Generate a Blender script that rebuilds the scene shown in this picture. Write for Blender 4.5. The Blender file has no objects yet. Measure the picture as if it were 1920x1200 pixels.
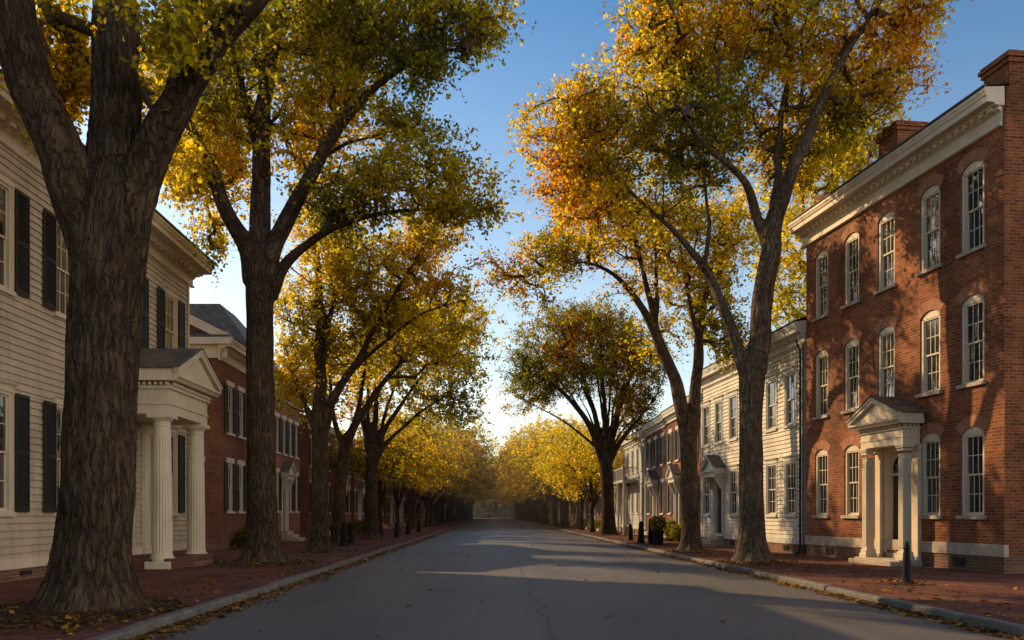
import bpy, math, random
import numpy as np
from mathutils import Vector, noise

random.seed(7)
RNG = np.random.default_rng(11)
C = bpy.context.scene.collection
scene = bpy.context.scene
PI = math.pi
F = 1600.0; VX = 925.0; HY = 965.0; EYE = 1.6

def at(px, py, Y):
    """measurement of the photograph turned into a point Y metres ahead of the tripod"""
    return Vector(((px-VX)/F*Y, Y, EYE+(HY-py)/F*Y))

# ------------------------------------------------------------------ objects
def tag(o, label=None, cat=None, group=None, kind=None):
    if label: o['label'] = label
    if cat: o['category'] = cat
    if group: o['group'] = group
    if kind: o['kind'] = kind
    return o

def empty(name, loc, rz=0.0):
    o = bpy.data.objects.new(name, None); C.objects.link(o)
    o.location = loc; o.rotation_euler = (0, 0, rz); o.empty_display_size = .3
    return o

def link(name, me, parent=None, loc=None, rz=0.0):
    o = bpy.data.objects.new(name, me); C.objects.link(o)
    if parent is not None: o.parent = parent
    if loc is not None: o.location = loc
    if rz: o.rotation_euler = (0, 0, rz)
    return o

def copy_tree(o, parent=None):
    c = o.copy(); C.objects.link(c)
    if parent is not None: c.parent = parent
    for ch in list(o.children): copy_tree(ch, c)
    return c

# ------------------------------------------------------------------ mesh builder
class MB:
    def __init__(s): s.v = []; s.f = []; s.uv = []
    def poly(s, pts, uv=None):
        i = len(s.v); s.v += [tuple(p) for p in pts]; s.f.append(tuple(range(i, i+len(pts))))
        if uv is None:
            a, b, c = Vector(pts[0]), Vector(pts[1]), Vector(pts[2])
            n = (b-a).cross(c-a)
            if n.length < 1e-12 and len(pts) > 3: n = (b-a).cross(Vector(pts[3])-a)
            ax, ay, az = abs(n.x), abs(n.y), abs(n.z)
            if az >= ax and az >= ay: uv = [(p[0], p[1]) for p in pts]
            elif ay >= ax: uv = [(p[0], p[2]) for p in pts]
            else: uv = [(p[1], p[2]) for p in pts]
        s.uv += uv
    def box(s, x0, x1, y0, y1, z0, z1):
        if x0 > x1: x0, x1 = x1, x0
        if y0 > y1: y0, y1 = y1, y0
        if z0 > z1: z0, z1 = z1, z0
        p = [(x0,y0,z0),(x1,y0,z0),(x1,y1,z0),(x0,y1,z0),(x0,y0,z1),(x1,y0,z1),(x1,y1,z1),(x0,y1,z1)]
        for f in ((0,3,2,1),(4,5,6,7),(0,1,5,4),(1,2,6,5),(2,3,7,6),(3,0,4,7)): s.poly([p[i] for i in f])
    def cbox(s, x0, x1, y0, y1, z0, z1, c=.012):
        """box with chamfered vertical and top edges"""
        if min(x1-x0, y1-y0, z1-z0) < 2.5*c: return s.box(x0, x1, y0, y1, z0, z1)
        def ring(i, z): return [(x0+c+i,y0+i,z),(x1-c-i,y0+i,z),(x1-i,y0+c+i,z),(x1-i,y1-c-i,z),(x1-c-i,y1-i,z),(x0+c+i,y1-i,z),(x0+i,y1-c-i,z),(x0+i,y0+c+i,z)]
        a, b, t = ring(0, z0), ring(0, z1-c), ring(c*.8, z1)
        for k in range(8):
            j = (k+1) % 8
            s.poly([a[k], a[j], b[j], b[k]]); s.poly([b[k], b[j], t[j], t[k]])
        s.poly(t); s.poly(a[::-1])
    def sweep(s, prof, x0, x1):
        """profile of (y,z) points, counter-clockwise seen from +x, swept along x"""
        n = len(prof)
        for i in range(n):
            a, b = prof[i], prof[(i+1) % n]
            s.poly([(x0,a[0],a[1]),(x0,b[0],b[1]),(x1,b[0],b[1]),(x1,a[0],a[1])][::-1])
        s.poly([(x1,p[0],p[1]) for p in prof]); s.poly([(x0,p[0],p[1]) for p in prof][::-1])
    def sweepy(s, prof, y0, y1):
        """profile of (x,z) points swept along y"""
        n = len(prof)
        for i in range(n):
            a, b = prof[i], prof[(i+1) % n]
            s.poly([(a[0],y0,a[1]),(b[0],y0,b[1]),(b[0],y1,b[1]),(a[0],y1,a[1])])
        s.poly([(p[0],y0,p[1]) for p in prof][::-1]); s.poly([(p[0],y1,p[1]) for p in prof])
    def lathe(s, prof, cx, cy, seg=24, flute=0, fz=(0, 0)):
        rings = []
        for r, z in prof:
            ring = []
            for k in range(seg):
                a = 2*PI*k/seg; rr = r
                if flute and fz[0] <= z <= fz[1]: rr = r*(1-.055*(.5+.5*math.cos(a*flute))**.7)
                ring.append((cx+rr*math.cos(a), cy+rr*math.sin(a), z))
            rings.append(ring)
        for i in range(len(rings)-1):
            for k in range(seg):
                j = (k+1) % seg
                s.poly([rings[i][k], rings[i][j], rings[i+1][j], rings[i+1][k]])
        s.poly(rings[0][::-1]); s.poly(rings[-1])
    def tube(s, pts, rad, seg=8):
        rings = tube_rings(pts, rad, seg)
        for i in range(len(rings)-1):
            for k in range(seg):
                j = (k+1) % seg
                s.poly([rings[i][k], rings[i][j], rings[i+1][j], rings[i+1][k]])
        s.poly(rings[0][::-1]); s.poly(rings[-1])
    def mesh(s, name, m, smooth=False):
        me = bpy.data.meshes.new(name)
        me.from_pydata(s.v, [], s.f)
        l = me.uv_layers.new(name='UVMap')
        l.data.foreach_set('uv', np.array(s.uv, dtype=np.float32).ravel())
        me.materials.append(m)
        if smooth: me.shade_smooth()
        me.update(); return me
    def obj(s, name, m, parent=None, smooth=False, loc=None):
        return link(name, s.mesh(name, m, smooth), parent, loc)

def tube_rings(pts, rad, seg):
    pts = [Vector(p) for p in pts]; n = len(pts); rings = []; u = None
    for i in range(n):
        d = (pts[min(i+1, n-1)]-pts[max(i-1, 0)])
        d = d.normalized() if d.length > 1e-9 else Vector((0, 0, 1))
        if u is None: u = d.orthogonal().normalized()
        u = (u-d*u.dot(d)); u = u.normalized() if u.length > 1e-6 else d.orthogonal().normalized()
        w = d.cross(u)
        rings.append([pts[i]+(u*math.cos(2*PI*k/seg)+w*math.sin(2*PI*k/seg))*rad[i] for k in range(seg)])
    return rings

# ------------------------------------------------------------------ materials
class NT:
    def __init__(s, name):
        s.m = bpy.data.materials.new(name); s.m.use_nodes = True
        s.t = s.m.node_tree; s.t.nodes.clear()
        s.out = s.n('ShaderNodeOutputMaterial')
    def n(s, typ, **kw):
        nd = s.t.nodes.new(typ)
        for k, v in kw.items(): setattr(nd, k, v)
        return nd
    def l(s, a, b): s.t.links.new(a, b)
    def uv(s): return s.n('ShaderNodeUVMap').outputs[0]
    def objc(s): return s.n('ShaderNodeTexCoord').outputs['Object']
    def scale(s, vec, sc):
        m = s.n('ShaderNodeVectorMath', operation='MULTIPLY'); s.l(vec, m.inputs[0]); m.inputs[1].default_value = sc
        return m.outputs[0]
    def noise(s, vec, sc, det=5, rough=.6, dist=0):
        nd = s.n('ShaderNodeTexNoise'); nd.inputs['Scale'].default_value = sc; nd.inputs['Detail'].default_value = det
        nd.inputs['Roughness'].default_value = rough; nd.inputs['Distortion'].default_value = dist
        s.l(vec, nd.inputs['Vector']); return nd.outputs['Fac']
    def ramp(s, f, stops):
        r = s.n('ShaderNodeValToRGB'); s.l(f, r.inputs[0]); e = r.color_ramp.elements
        while len(e) < len(stops): e.new(.5)
        for i, (p, c) in enumerate(stops):
            e[i].position = p; e[i].color = (c, c, c, 1) if isinstance(c, (int, float)) else (*c, 1)
        return r.outputs[0]
    def mix(s, f, a, b, mode='MIX'):
        m = s.n('ShaderNodeMix', data_type='RGBA', blend_type=mode)
        for v, i in ((f, 0), (a, 6), (b, 7)):
            if hasattr(v, 'is_output'): s.l(v, m.inputs[i])
            else: m.inputs[i].default_value = v if isinstance(v, (int, float)) else (*v, 1)
        return m.outputs[2]
    def math(s, op, a, b=0.0):
        m = s.n('ShaderNodeMath', operation=op)
        for v, i in ((a, 0), (b, 1)):
            if hasattr(v, 'is_output'): s.l(v, m.inputs[i])
            else: m.inputs[i].default_value = v
        return m.outputs[0]
    def bump(s, h, dist=.01, strength=1.0, normal=None):
        b = s.n('ShaderNodeBump'); s.l(h, b.inputs['Height']); b.inputs['Distance'].default_value = dist
        b.inputs['Strength'].default_value = strength
        if normal is not None: s.l(normal, b.inputs['Normal'])
        return b.outputs[0]
    def bsdf(s, col, rough=.8, normal=None, spec=.4, metal=0):
        p = s.n('ShaderNodeBsdfPrincipled')
        for v, k in ((col, 'Base Color'), (rough, 'Roughness')):
            if hasattr(v, 'is_output'): s.l(v, p.inputs[k])
            else: p.inputs[k].default_value = v if isinstance(v, (int, float)) else (*v, 1)
        p.inputs['Specular IOR Level'].default_value = spec; p.inputs['Metallic'].default_value = metal
        if normal is not None: s.l(normal, p.inputs['Normal'])
        s.l(p.outputs[0], s.out.inputs[0]); return p

def mat_brick(name, c1, c2, mortar, stain=.5, bw=.23, rh=.083, ms=.009, vert=False):
    t = NT(name); uv = t.uv()
    if vert:
        r = t.n('ShaderNodeMapping'); t.l(uv, r.inputs[0]); r.inputs['Rotation'].default_value = (0, 0, PI/2); uv = r.outputs[0]
    wob = t.n('ShaderNodeTexNoise'); wob.inputs['Scale'].default_value = 3.0; t.l(uv, wob.inputs['Vector'])
    w2 = t.scale(wob.outputs['Color'], (.012, .012, 0)); av = t.n('ShaderNodeVectorMath', operation='ADD'); t.l(uv, av.inputs[0]); t.l(w2, av.inputs[1])
    b = t.n('ShaderNodeTexBrick'); t.l(av.outputs[0], b.inputs['Vector'])
    b.inputs['Scale'].default_value = 1; b.inputs['Brick Width'].default_value = bw; b.inputs['Row Height'].default_value = rh
    b.inputs['Mortar Size'].default_value = ms; b.inputs['Mortar Smooth'].default_value = .25; b.inputs['Bias'].default_value = -.1
    b.inputs['Color1'].default_value = (*c1, 1); b.inputs['Color2'].default_value = (*c2, 1); b.inputs['Mortar'].default_value = (*mortar, 1)
    ob = t.uv()
    big = t.ramp(t.noise(ob, .35, 6, .65), [(.32, 1-stain*.75), (.68, 1.18)])
    streak = t.ramp(t.noise(t.scale(ob, (2.2, .25, 1)), 1.6, 5, .6), [(.3, .72), (.6, 1.05)])
    fine = t.ramp(t.noise(ob, 30, 3, .6), [(.25, .75), (.75, 1.2)])
    c = t.mix(1, b.outputs['Color'], big, 'MULTIPLY'); c = t.mix(.7, c, streak, 'MULTIPLY'); c = t.mix(.8, c, fine, 'MULTIPLY')
    # pale lime bloom here and there
    bl = t.ramp(t.noise(ob, .9, 6, .7, .6), [(.62, 0.0), (.82, .35)])
    c = t.mix(bl, c, (.42, .30, .22))
    h = t.math('SUBTRACT', t.math('MULTIPLY', t.noise(ob, 25, 4), .5), b.outputs['Fac'])
    t.bsdf(c, .88, t.bump(h, .012, .9), .25); return t.m

def mat_paint(name, col, dirt=.35, rough=.6, streaks=True, grain=.0):
    t = NT(name); uv = t.uv()
    n1 = t.ramp(t.noise(uv, .8, 7, .65), [(.3, 1-dirt), (.7, 1.05)])
    c = t.mix(1, col, n1, 'MULTIPLY')
    if streaks:
        n2 = t.ramp(t.noise(t.scale(uv, (5, .35, 1)), 1.5, 6, .7), [(.28, 1-dirt*.9), (.55, 1.0)])
        c = t.mix(.8, c, n2, 'MULTIPLY')
    # worn flecks
    fl = t.ramp(t.noise(t.scale(uv, (1.0, 5.0, 1)), 6, 6, .75), [(.66, 0.0), (.74, .55)])
    c = t.mix(fl, c, tuple(x*.45 for x in col))
    h = t.noise(t.scale(uv, (1, 9, 1)), 4, 6, .7)
    t.bsdf(c, rough, t.bump(h, .004+grain, .6), .35); return t.m

def mat_plain(name, col, rough=.6, var=.3, sc=4, bump=.003, spec=.4, metal=0):
    t = NT(name); uv = t.objc()
    f = t.ramp(t.noise(uv, sc, 7, .65), [(.3, 1-var), (.7, 1+var*.4)])
    t.bsdf(t.mix(1, col, f, 'MULTIPLY'), rough, t.bump(t.noise(uv, sc*6, 5), bump, .7), spec, metal); return t.m

def mat_glass(name, tint, curtain=False):
    t = NT(name); uv = t.uv(); oi = t.n('ShaderNodeObjectInfo').outputs['Random']
    off = t.n('ShaderNodeCombineXYZ'); t.l(t.math('MULTIPLY', oi, 37.0), off.inputs[0]); t.l(t.math('MULTIPLY', oi, 91.0), off.inputs[1])
    av = t.n('ShaderNodeVectorMath', operation='ADD'); t.l(uv, av.inputs[0]); t.l(off.outputs[0], av.inputs[1])
    h = t.noise(av.outputs[0], 2.2, 2, .5)
    col = t.mix(t.ramp(t.noise(av.outputs[0], 1.3, 3), [(.35, 0.0), (.7, 1.0)]), tint, tuple(x*2.6+.01 for x in tint))
    if curtain:
        lit = t.ramp(oi, [(.55, 0.0), (.6, .5)]); col = t.mix(lit, col, (.20, .15, .09))
    p = t.bsdf(col, .035, t.bump(h, .02, .35), .9); p.inputs['IOR'].default_value = 1.6
    return t.m

def mat_slate(name, c):
    t = NT(name); uv = t.uv()
    b = t.n('ShaderNodeTexBrick'); t.l(uv, b.inputs['Vector'])
    b.inputs['Scale'].default_value = 1; b.inputs['Brick Width'].default_value = .28; b.inputs['Row Height'].default_value = .2
    b.inputs['Mortar Size'].default_value = .008; b.inputs['Color1'].default_value = (*c, 1)
    b.inputs['Color2'].default_value = (*(x*.55 for x in c), 1); b.inputs['Mortar'].default_value = (*(x*.25 for x in c), 1)
    moss = t.ramp(t.noise(uv, 1.2, 7, .7), [(.45, 0.0), (.75, .5)])
    col = t.mix(moss, b.outputs['Color'], (.09, .08, .045))
    t.bsdf(col, .75, t.bump(t.math('SUBTRACT', t.noise(uv, 8, 5), b.outputs['Fac']), .015, .8), .4); return t.m

def mat_bark(name, dark, light, sc=1.0, moss=.25):
    t = NT(name)
    a = t.n('ShaderNodeAttribute', attribute_name='bark').outputs['Vector']
    wn = t.n('ShaderNodeTexNoise'); wn.inputs['Scale'].default_value = 3.5; wn.inputs['Detail'].default_value = 3; t.l(a, wn.inputs['Vector'])
    wv = t.scale(wn.outputs['Color'], (.085, .40, 0)); av = t.n('ShaderNodeVectorMath', operation='ADD'); t.l(a, av.inputs[0]); t.l(wv, av.inputs[1])
    w2 = t.n('ShaderNodeTexNoise'); w2.inputs['Scale'].default_value = 14; w2.inputs['Detail'].default_value = 3; t.l(t.scale(a, (1, .4, 1)), w2.inputs['Vector'])
    aw = t.n('ShaderNodeVectorMath', operation='ADD'); t.l(av.outputs[0], aw.inputs[0]); t.l(t.scale(w2.outputs['Color'], (.035, .12, 0)), aw.inputs[1])
    n1 = t.noise(t.scale(aw.outputs[0], (11*sc, 1.35*sc, 1)), 1, 3, .55)
    ridge = t.ramp(t.math('ABSOLUTE', t.math('SUBTRACT', n1, .5)), [(0.0, 0.0), (.13, 1.0)])      # ridged noise: long interlacing furrows
    v = t.n('ShaderNodeTexVoronoi', feature='DISTANCE_TO_EDGE'); v.inputs['Scale'].default_value = 1; t.l(t.scale(aw.outputs[0], (13*sc, 3.4*sc, 1)), v.inputs['Vector'])
    plates = t.ramp(v.outputs['Distance'], [(0.0, 0.0), (.16, 1.0)])
    n = t.noise(t.scale(a, (26, 9, 1)), 1.6, 8, .75)
    hh = t.math('ADD', t.math('MULTIPLY', ridge, .55), t.math('ADD', t.math('MULTIPLY', plates, .25), t.math('MULTIPLY', n, .5)))
    col = t.mix(t.ramp(hh, [(.2, 0.0), (1.1, 1.0)]), dark, light)
    big = t.ramp(t.noise(t.objc(), .9, 5), [(.3, .65), (.7, 1.25)]); col = t.mix(1, col, big, 'MULTIPLY')
    ms = t.ramp(t.noise(t.objc(), 1.7, 6, .7), [(.55, 0.0), (.78, moss)]); col = t.mix(ms, col, (.05, .055, .02))
    t.bsdf(col, .95, t.bump(hh, .10/sc**.5, 1.0), .1); return t.m

def mat_leaf(name, trans=.55):
    t = NT(name)
    c = t.n('ShaderNodeAttribute', attribute_name='Col').outputs['Color']
    d = t.n('ShaderNodeBsdfPrincipled'); t.l(c, d.inputs['Base Color']); d.inputs['Roughness'].default_value = .5; d.inputs['Specular IOR Level'].default_value = .25
    tr = t.n('ShaderNodeBsdfTranslucent')
    t.l(t.mix(1, c, (1.75, 1.75, .6), 'MULTIPLY'), tr.inputs[0])
    m = t.n('ShaderNodeMixShader'); m.inputs[0].default_value = trans
    t.l(d.outputs[0], m.inputs[1]); t.l(tr.outputs[0], m.inputs[2]); t.l(m.outputs[0], t.out.inputs[0]); return t.m

def mat_asphalt():
    t = NT('asphalt'); o = t.objc()
    fine = t.noise(o, 60, 4, .7)
    c = t.ramp(fine, [(.3, (.066, .060, .053)), (.62, (.122, .107, .092)), (.74, (.22, .19, .155))])
    big = t.ramp(t.noise(t.scale(o, (1, .25, 1)), .55, 6, .6), [(.3, .72), (.7, 1.25)]); c = t.mix(1, c, big, 'MULTIPLY')
    # lengthwise seam a little right of the crown, and cross cracks
    sep = t.n('ShaderNodeSeparateXYZ'); t.l(o, sep.inputs[0])
    wig = t.math('MULTIPLY', t.math('SUBTRACT', t.noise(t.scale(o, (0, .6, 0)), 1, 5, .7), .5), .9)
    dx = t.math('ABSOLUTE', t.math('SUBTRACT', t.math('ADD', sep.outputs[0], wig), .75))
    seam = t.ramp(dx, [(.012, 1.0), (.04, 0.0)])
    dn = t.n('ShaderNodeTexNoise'); dn.inputs['Scale'].default_value = 1.4; t.l(o, dn.inputs['Vector'])
    dv = t.n('ShaderNodeVectorMath', operation='ADD'); t.l(o, dv.inputs[0]); t.l(dn.outputs['Color'], dv.inputs[1])
    vo = t.n('ShaderNodeTexVoronoi', feature='DISTANCE_TO_EDGE'); vo.inputs['Scale'].default_value = .22; t.l(dv.outputs[0], vo.inputs['Vector'])
    crack = t.ramp(vo.outputs['Distance'], [(.0008, .5), (.003, 0.0)])
    cm = t.math('MAXIMUM', seam, crack)
    c = t.mix(t.math('MULTIPLY', cm, .75), c, (.02, .02, .02))
    h = t.math('SUBTRACT', fine, t.math('MULTIPLY', cm, .8))
    t.bsdf(c, .62, t.bump(h, .006, .8), .5); return t.m

def mat_paver():
    t = NT('brick_paving'); o = t.objc()
    wob = t.n('ShaderNodeTexNoise'); wob.inputs['Scale'].default_value = 1.3; t.l(o, wob.inputs['Vector'])
    av = t.n('ShaderNodeVectorMath', operation='ADD'); t.l(o, av.inputs[0]); t.l(t.scale(wob.outputs['Color'], (.06, .06, 0)), av.inputs[1])
    b = t.n('ShaderNodeTexBrick'); t.l(av.outputs[0], b.inputs['Vector'])
    b.inputs['Scale'].default_value = 1; b.inputs['Brick Width'].default_value = .21; b.inputs['Row Height'].default_value = .105
    b.inputs['Mortar Size'].default_value = .008; b.inputs['Mortar Smooth'].default_value = .3
    b.inputs['Color1'].default_value = (.23, .085, .052, 1); b.inputs['Color2'].default_value = (.14, .055, .038, 1); b.inputs['Mortar'].default_value = (.05, .037, .03, 1)
    big = t.ramp(t.noise(o, .7, 6, .65), [(.3, .55), (.7, 1.25)])
    c = t.mix(1, b.outputs['Color'], big, 'MULTIPLY')
    dirt = t.ramp(t.noise(o, 1.9, 7, .7), [(.5, 0.0), (.8, .6)]); c = t.mix(dirt, c, (.075, .055, .04))
    h = t.math('SUBTRACT', t.math('ADD', t.noise(o, 14, 4), t.math('MULTIPLY', t.noise(o, 3, 3), 1.5)), t.math('MULTIPLY', b.outputs['Fac'], .9))
    t.bsdf(c, .92, t.bump(h, .014, .9), .12); return t.m

def mat_ground(name, ramp, sc=3):
    t = NT(name); o = t.objc()
    f = t.noise(o, sc, 9, .75)
    t.bsdf(t.ramp(f, ramp), .95, t.bump(f, .05, 1), .1); return t.m

M = {}
M['brick'] = mat_brick('warm_red_brick', (.41, .112, .032), (.17, .043, .018), (.36, .22, .12), .85, ms=.012)
M['brick_dk'] = mat_brick('deep_red_brick', (.24, .075, .042), (.15, .05, .03), (.30, .21, .15), .6)
M['brick_md'] = mat_brick('rose_brick', (.33, .13, .08), (.23, .09, .06), (.36, .26, .19), .5)
M['brick_found'] = mat_brick('foundation_brick', (.27, .12, .07), (.17, .08, .05), (.34, .26, .18), .7)
M['soldier'] = mat_brick('soldier_brick', (.50, .20, .09), (.38, .13, .06), (.40, .28, .19), .3, .23, .075, .009, True)
M['clap'] = mat_paint('cream_clapboard', (.60, .49, .345), .36)
M['clap_w'] = mat_paint('white_clapboard', (.76, .67, .51), .42)
M['clap_g'] = mat_paint('pale_grey_boards', (.50, .48, .42), .35)
M['trim'] = mat_paint('cream_trim', (.74, .615, .44), .25, .5)
M['trim_w'] = mat_paint('white_trim', (.66, .62, .53), .25, .5)
M['stone'] = mat_plain('sandstone', (.46, .37, .27), .85, .35, 3, .006)
M['glass'] = mat_glass('window_glass', (.012, .014, .014))
M['glass_c'] = mat_glass('window_glass_curtained', (.02, .018, .014), True)
M['shutter'] = mat_plain('black_green_shutter_paint', (.018, .019, .017), .5, .4, 5, .002, .4)
M['shutter_b'] = mat_plain('dark_brown_shutter_paint', (.035, .022, .016), .5, .4, 5, .002, .4)
M['slate'] = mat_slate('grey_slate', (.15, .13, .11))
M['slate_b'] = mat_slate('brown_shingle', (.20, .13, .085))
M['door'] = mat_plain('dark_brown_door', (.055, .038, .02), .45, .3, 3, .003)
M['door_g'] = mat_plain('black_door', (.02, .02, .02), .4, .3, 3, .003)
M['iron'] = mat_plain('cast_iron', (.012, .011, .011), .7, .4, 10, .004, .2)
M['brass'] = mat_plain('aged_brass', (.35, .22, .07), .35, .3, 10, .001, .5, 1)
M['curb'] = mat_plain('granite', (.165, .15, .13), .9, .45, 5, .012)
M['asphalt'] = mat_asphalt()
M['paver'] = mat_paver()
M['soil'] = mat_ground('leaf_mould_soil', [(.3, (.018, .013, .009)), (.55, (.06, .042, .026)), (.7, (.13, .085, .04))], 6)
M['grass'] = mat_ground('autumn_grass', [(.3, (.03, .04, .012)), (.6, (.08, .08, .025)), (.75, (.16, .11, .035))], 1.5)
M['bark'] = mat_bark('furrowed_bark', (.024, .015, .010), (.145, .098, .064))
M['bark_w'] = mat_bark('warm_furrowed_bark', (.045, .029, .018), (.27, .19, .125), 1.2, .2)
M['twig'] = mat_plain('twig_bark', (.085, .06, .042), .9, .35, 3, .005, .2)
M['leaf'] = mat_leaf('autumn_leaf', .66)
M['litter'] = mat_leaf('fallen_leaf', .15)
M['red'] = mat_plain('dark_red_cloth', (.12, .02, .018), .9, .2, 8)
M['skin'] = mat_plain('skin', (.45, .27, .19), .6, .1, 8)
M['hair'] = mat_plain('dark_hair', (.03, .02, .015), .7, .1, 8)
M['yellowwood'] = mat_plain('pale_yellow_wood', (.5, .38, .16), .7, .2, 4)

# ------------------------------------------------------------------ trees
PAL = dict(
    green=(.115, .135, .014), ygreen=(.33, .275, .018), gold=(.55, .41, .022), amber=(.56, .31, .018),
    orange=(.50, .19, .014), rust=(.26, .11, .022), olive=(.19, .155, .017), lemon=(.52, .40, .03))

def resample(pts, rad, step):
    P = [Vector(p) for p in pts]; out = []; ro = []
    n = len(P)
    for i in range(n-1):
        p0 = P[max(i-1, 0)]; p1 = P[i]; p2 = P[i+1]; p3 = P[min(i+2, n-1)]
        k = max(1, int((p2-p1).length/step))
        for j in range(k):
            t = j/k
            q = .5*((2*p1)+(p2-p0)*t+(2*p0-5*p1+4*p2-p3)*t*t+(3*p1-p0-3*p2+p3)*t**3)
            out.append(q); ro.append(rad[i]*(1-t)+rad[i+1]*t)
    out.append(P[-1]); ro.append(rad[-1])
    return out, ro

def leaf_mesh(name, pos, size, colr, m, flat=0.0, up=.25, rng=RNG, lobed=False, fine=False):
    n = len(pos)
    d = rng.normal(size=(n, 3)); d[:, 2] -= .35; d /= np.linalg.norm(d, axis=1)[:, None]
    nn = rng.normal(size=(n, 3)); nn[:, 2] = np.abs(nn[:, 2])+up
    if flat: d[:, 2] *= .15; nn = np.tile([0, 0, 1.0], (n, 1))+rng.normal(size=(n, 3))*.3; d /= np.linalg.norm(d, axis=1)[:, None]
    s = np.cross(d, nn); s /= (np.linalg.norm(s, axis=1)[:, None]+1e-9)
    L = size*np.clip(rng.normal(1, .27, n), .4, 1.6)[:, None]
    W = L*rng.uniform(.30, .42, n)[:, None]
    nv = np.cross(s, d)
    if lobed:      # broad leaf with side lobes
        up_ = nv*W
        ring = [pos-d*L*.5, pos-d*L*.34+s*W*1.0+up_*.15, pos-d*L*.05+s*W*.72+up_*.1, pos+d*L*.12+s*W*1.05+up_*.25, pos+d*L*.2+s*W*.38, pos+d*L*.55, pos+d*L*.2-s*W*.38, pos+d*L*.12-s*W*1.05+up_*.25, pos-d*L*.05-s*W*.72+up_*.1, pos-d*L*.34-s*W*1.0+up_*.15]
    else: ring = [pos-d*L*.5, pos-d*L*.2+s*W*.85+nv*W*.2, pos+d*L*.16+s*W*.75+nv*W*.2, pos+d*L*.5, pos+d*L*.16-s*W*.75+nv*W*.2, pos-d*L*.2-s*W*.85+nv*W*.2] if fine else [pos-d*L*.5, pos-d*L*.08+s*W+nv*W*.25, pos+d*L*.5, pos-d*L*.08-s*W+nv*W*.25]
    v = np.stack(ring, 1).reshape(-1, 3); K = len(ring)
    me = bpy.data.meshes.new(name)
    me.vertices.add(n*K); me.loops.add(n*K); me.polygons.add(n)
    me.vertices.foreach_set('co', v.astype(np.float32).ravel())
    me.loops.foreach_set('vertex_index', np.arange(n*K, dtype=np.int32))
    me.polygons.foreach_set('loop_start', np.arange(0, n*K, K, dtype=np.int32))
    a = me.attributes.new('Col', 'FLOAT_COLOR', 'POINT')
    cc = np.concatenate([np.repeat(colr, K, axis=0), np.ones((n*K, 1))], 1)
    a.data.foreach_set('color', cc.astype(np.float32).ravel())
    me.materials.append(m); me.update(calc_edges=True); me.validate()
    return me

def bark_attr(me, samples, flare=None):
    """give each vertex (angle*radius, length) of the limb it is nearest to"""
    n = len(me.vertices); co = np.empty(n*3, dtype=np.float32); me.vertices.foreach_get('co', co); co = co.reshape(-1, 3)
    P = np.array([s[0] for s in samples], dtype=np.float32); R = np.array([s[1] for s in samples], dtype=np.float32)
    Ln = np.array([s[2] for s in samples], dtype=np.float32); ID = np.array([s[3] for s in samples], dtype=np.float32)
    out = np.zeros((n, 3), dtype=np.float32); idx = np.zeros(n, dtype=np.int32)
    for a in range(0, n, 4000):
        d = np.linalg.norm(co[a:a+4000, None, :]-P[None], axis=2)-R[None]
        idx[a:a+4000] = d.argmin(1)
    q = co-P[idx]; ang = np.arctan2(q[:, 0], -q[:, 1])     # the seam lies on the far side
    mean = np.array([max(.14, .85*R[ID == k].mean()) if (ID == k).any() else .2 for k in range(int(ID.max())+1)])
    out[:, 0] = ang*mean[ID[idx].astype(int)]+ID[idx]*7.3
    out[:, 1] = co[:, 2]*.95+(Ln[idx])*.05
    at_ = me.attributes.new('bark', 'FLOAT_VECTOR', 'POINT'); at_.data.foreach_set('vector', out.ravel())
    return co, idx, ang, R

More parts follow.
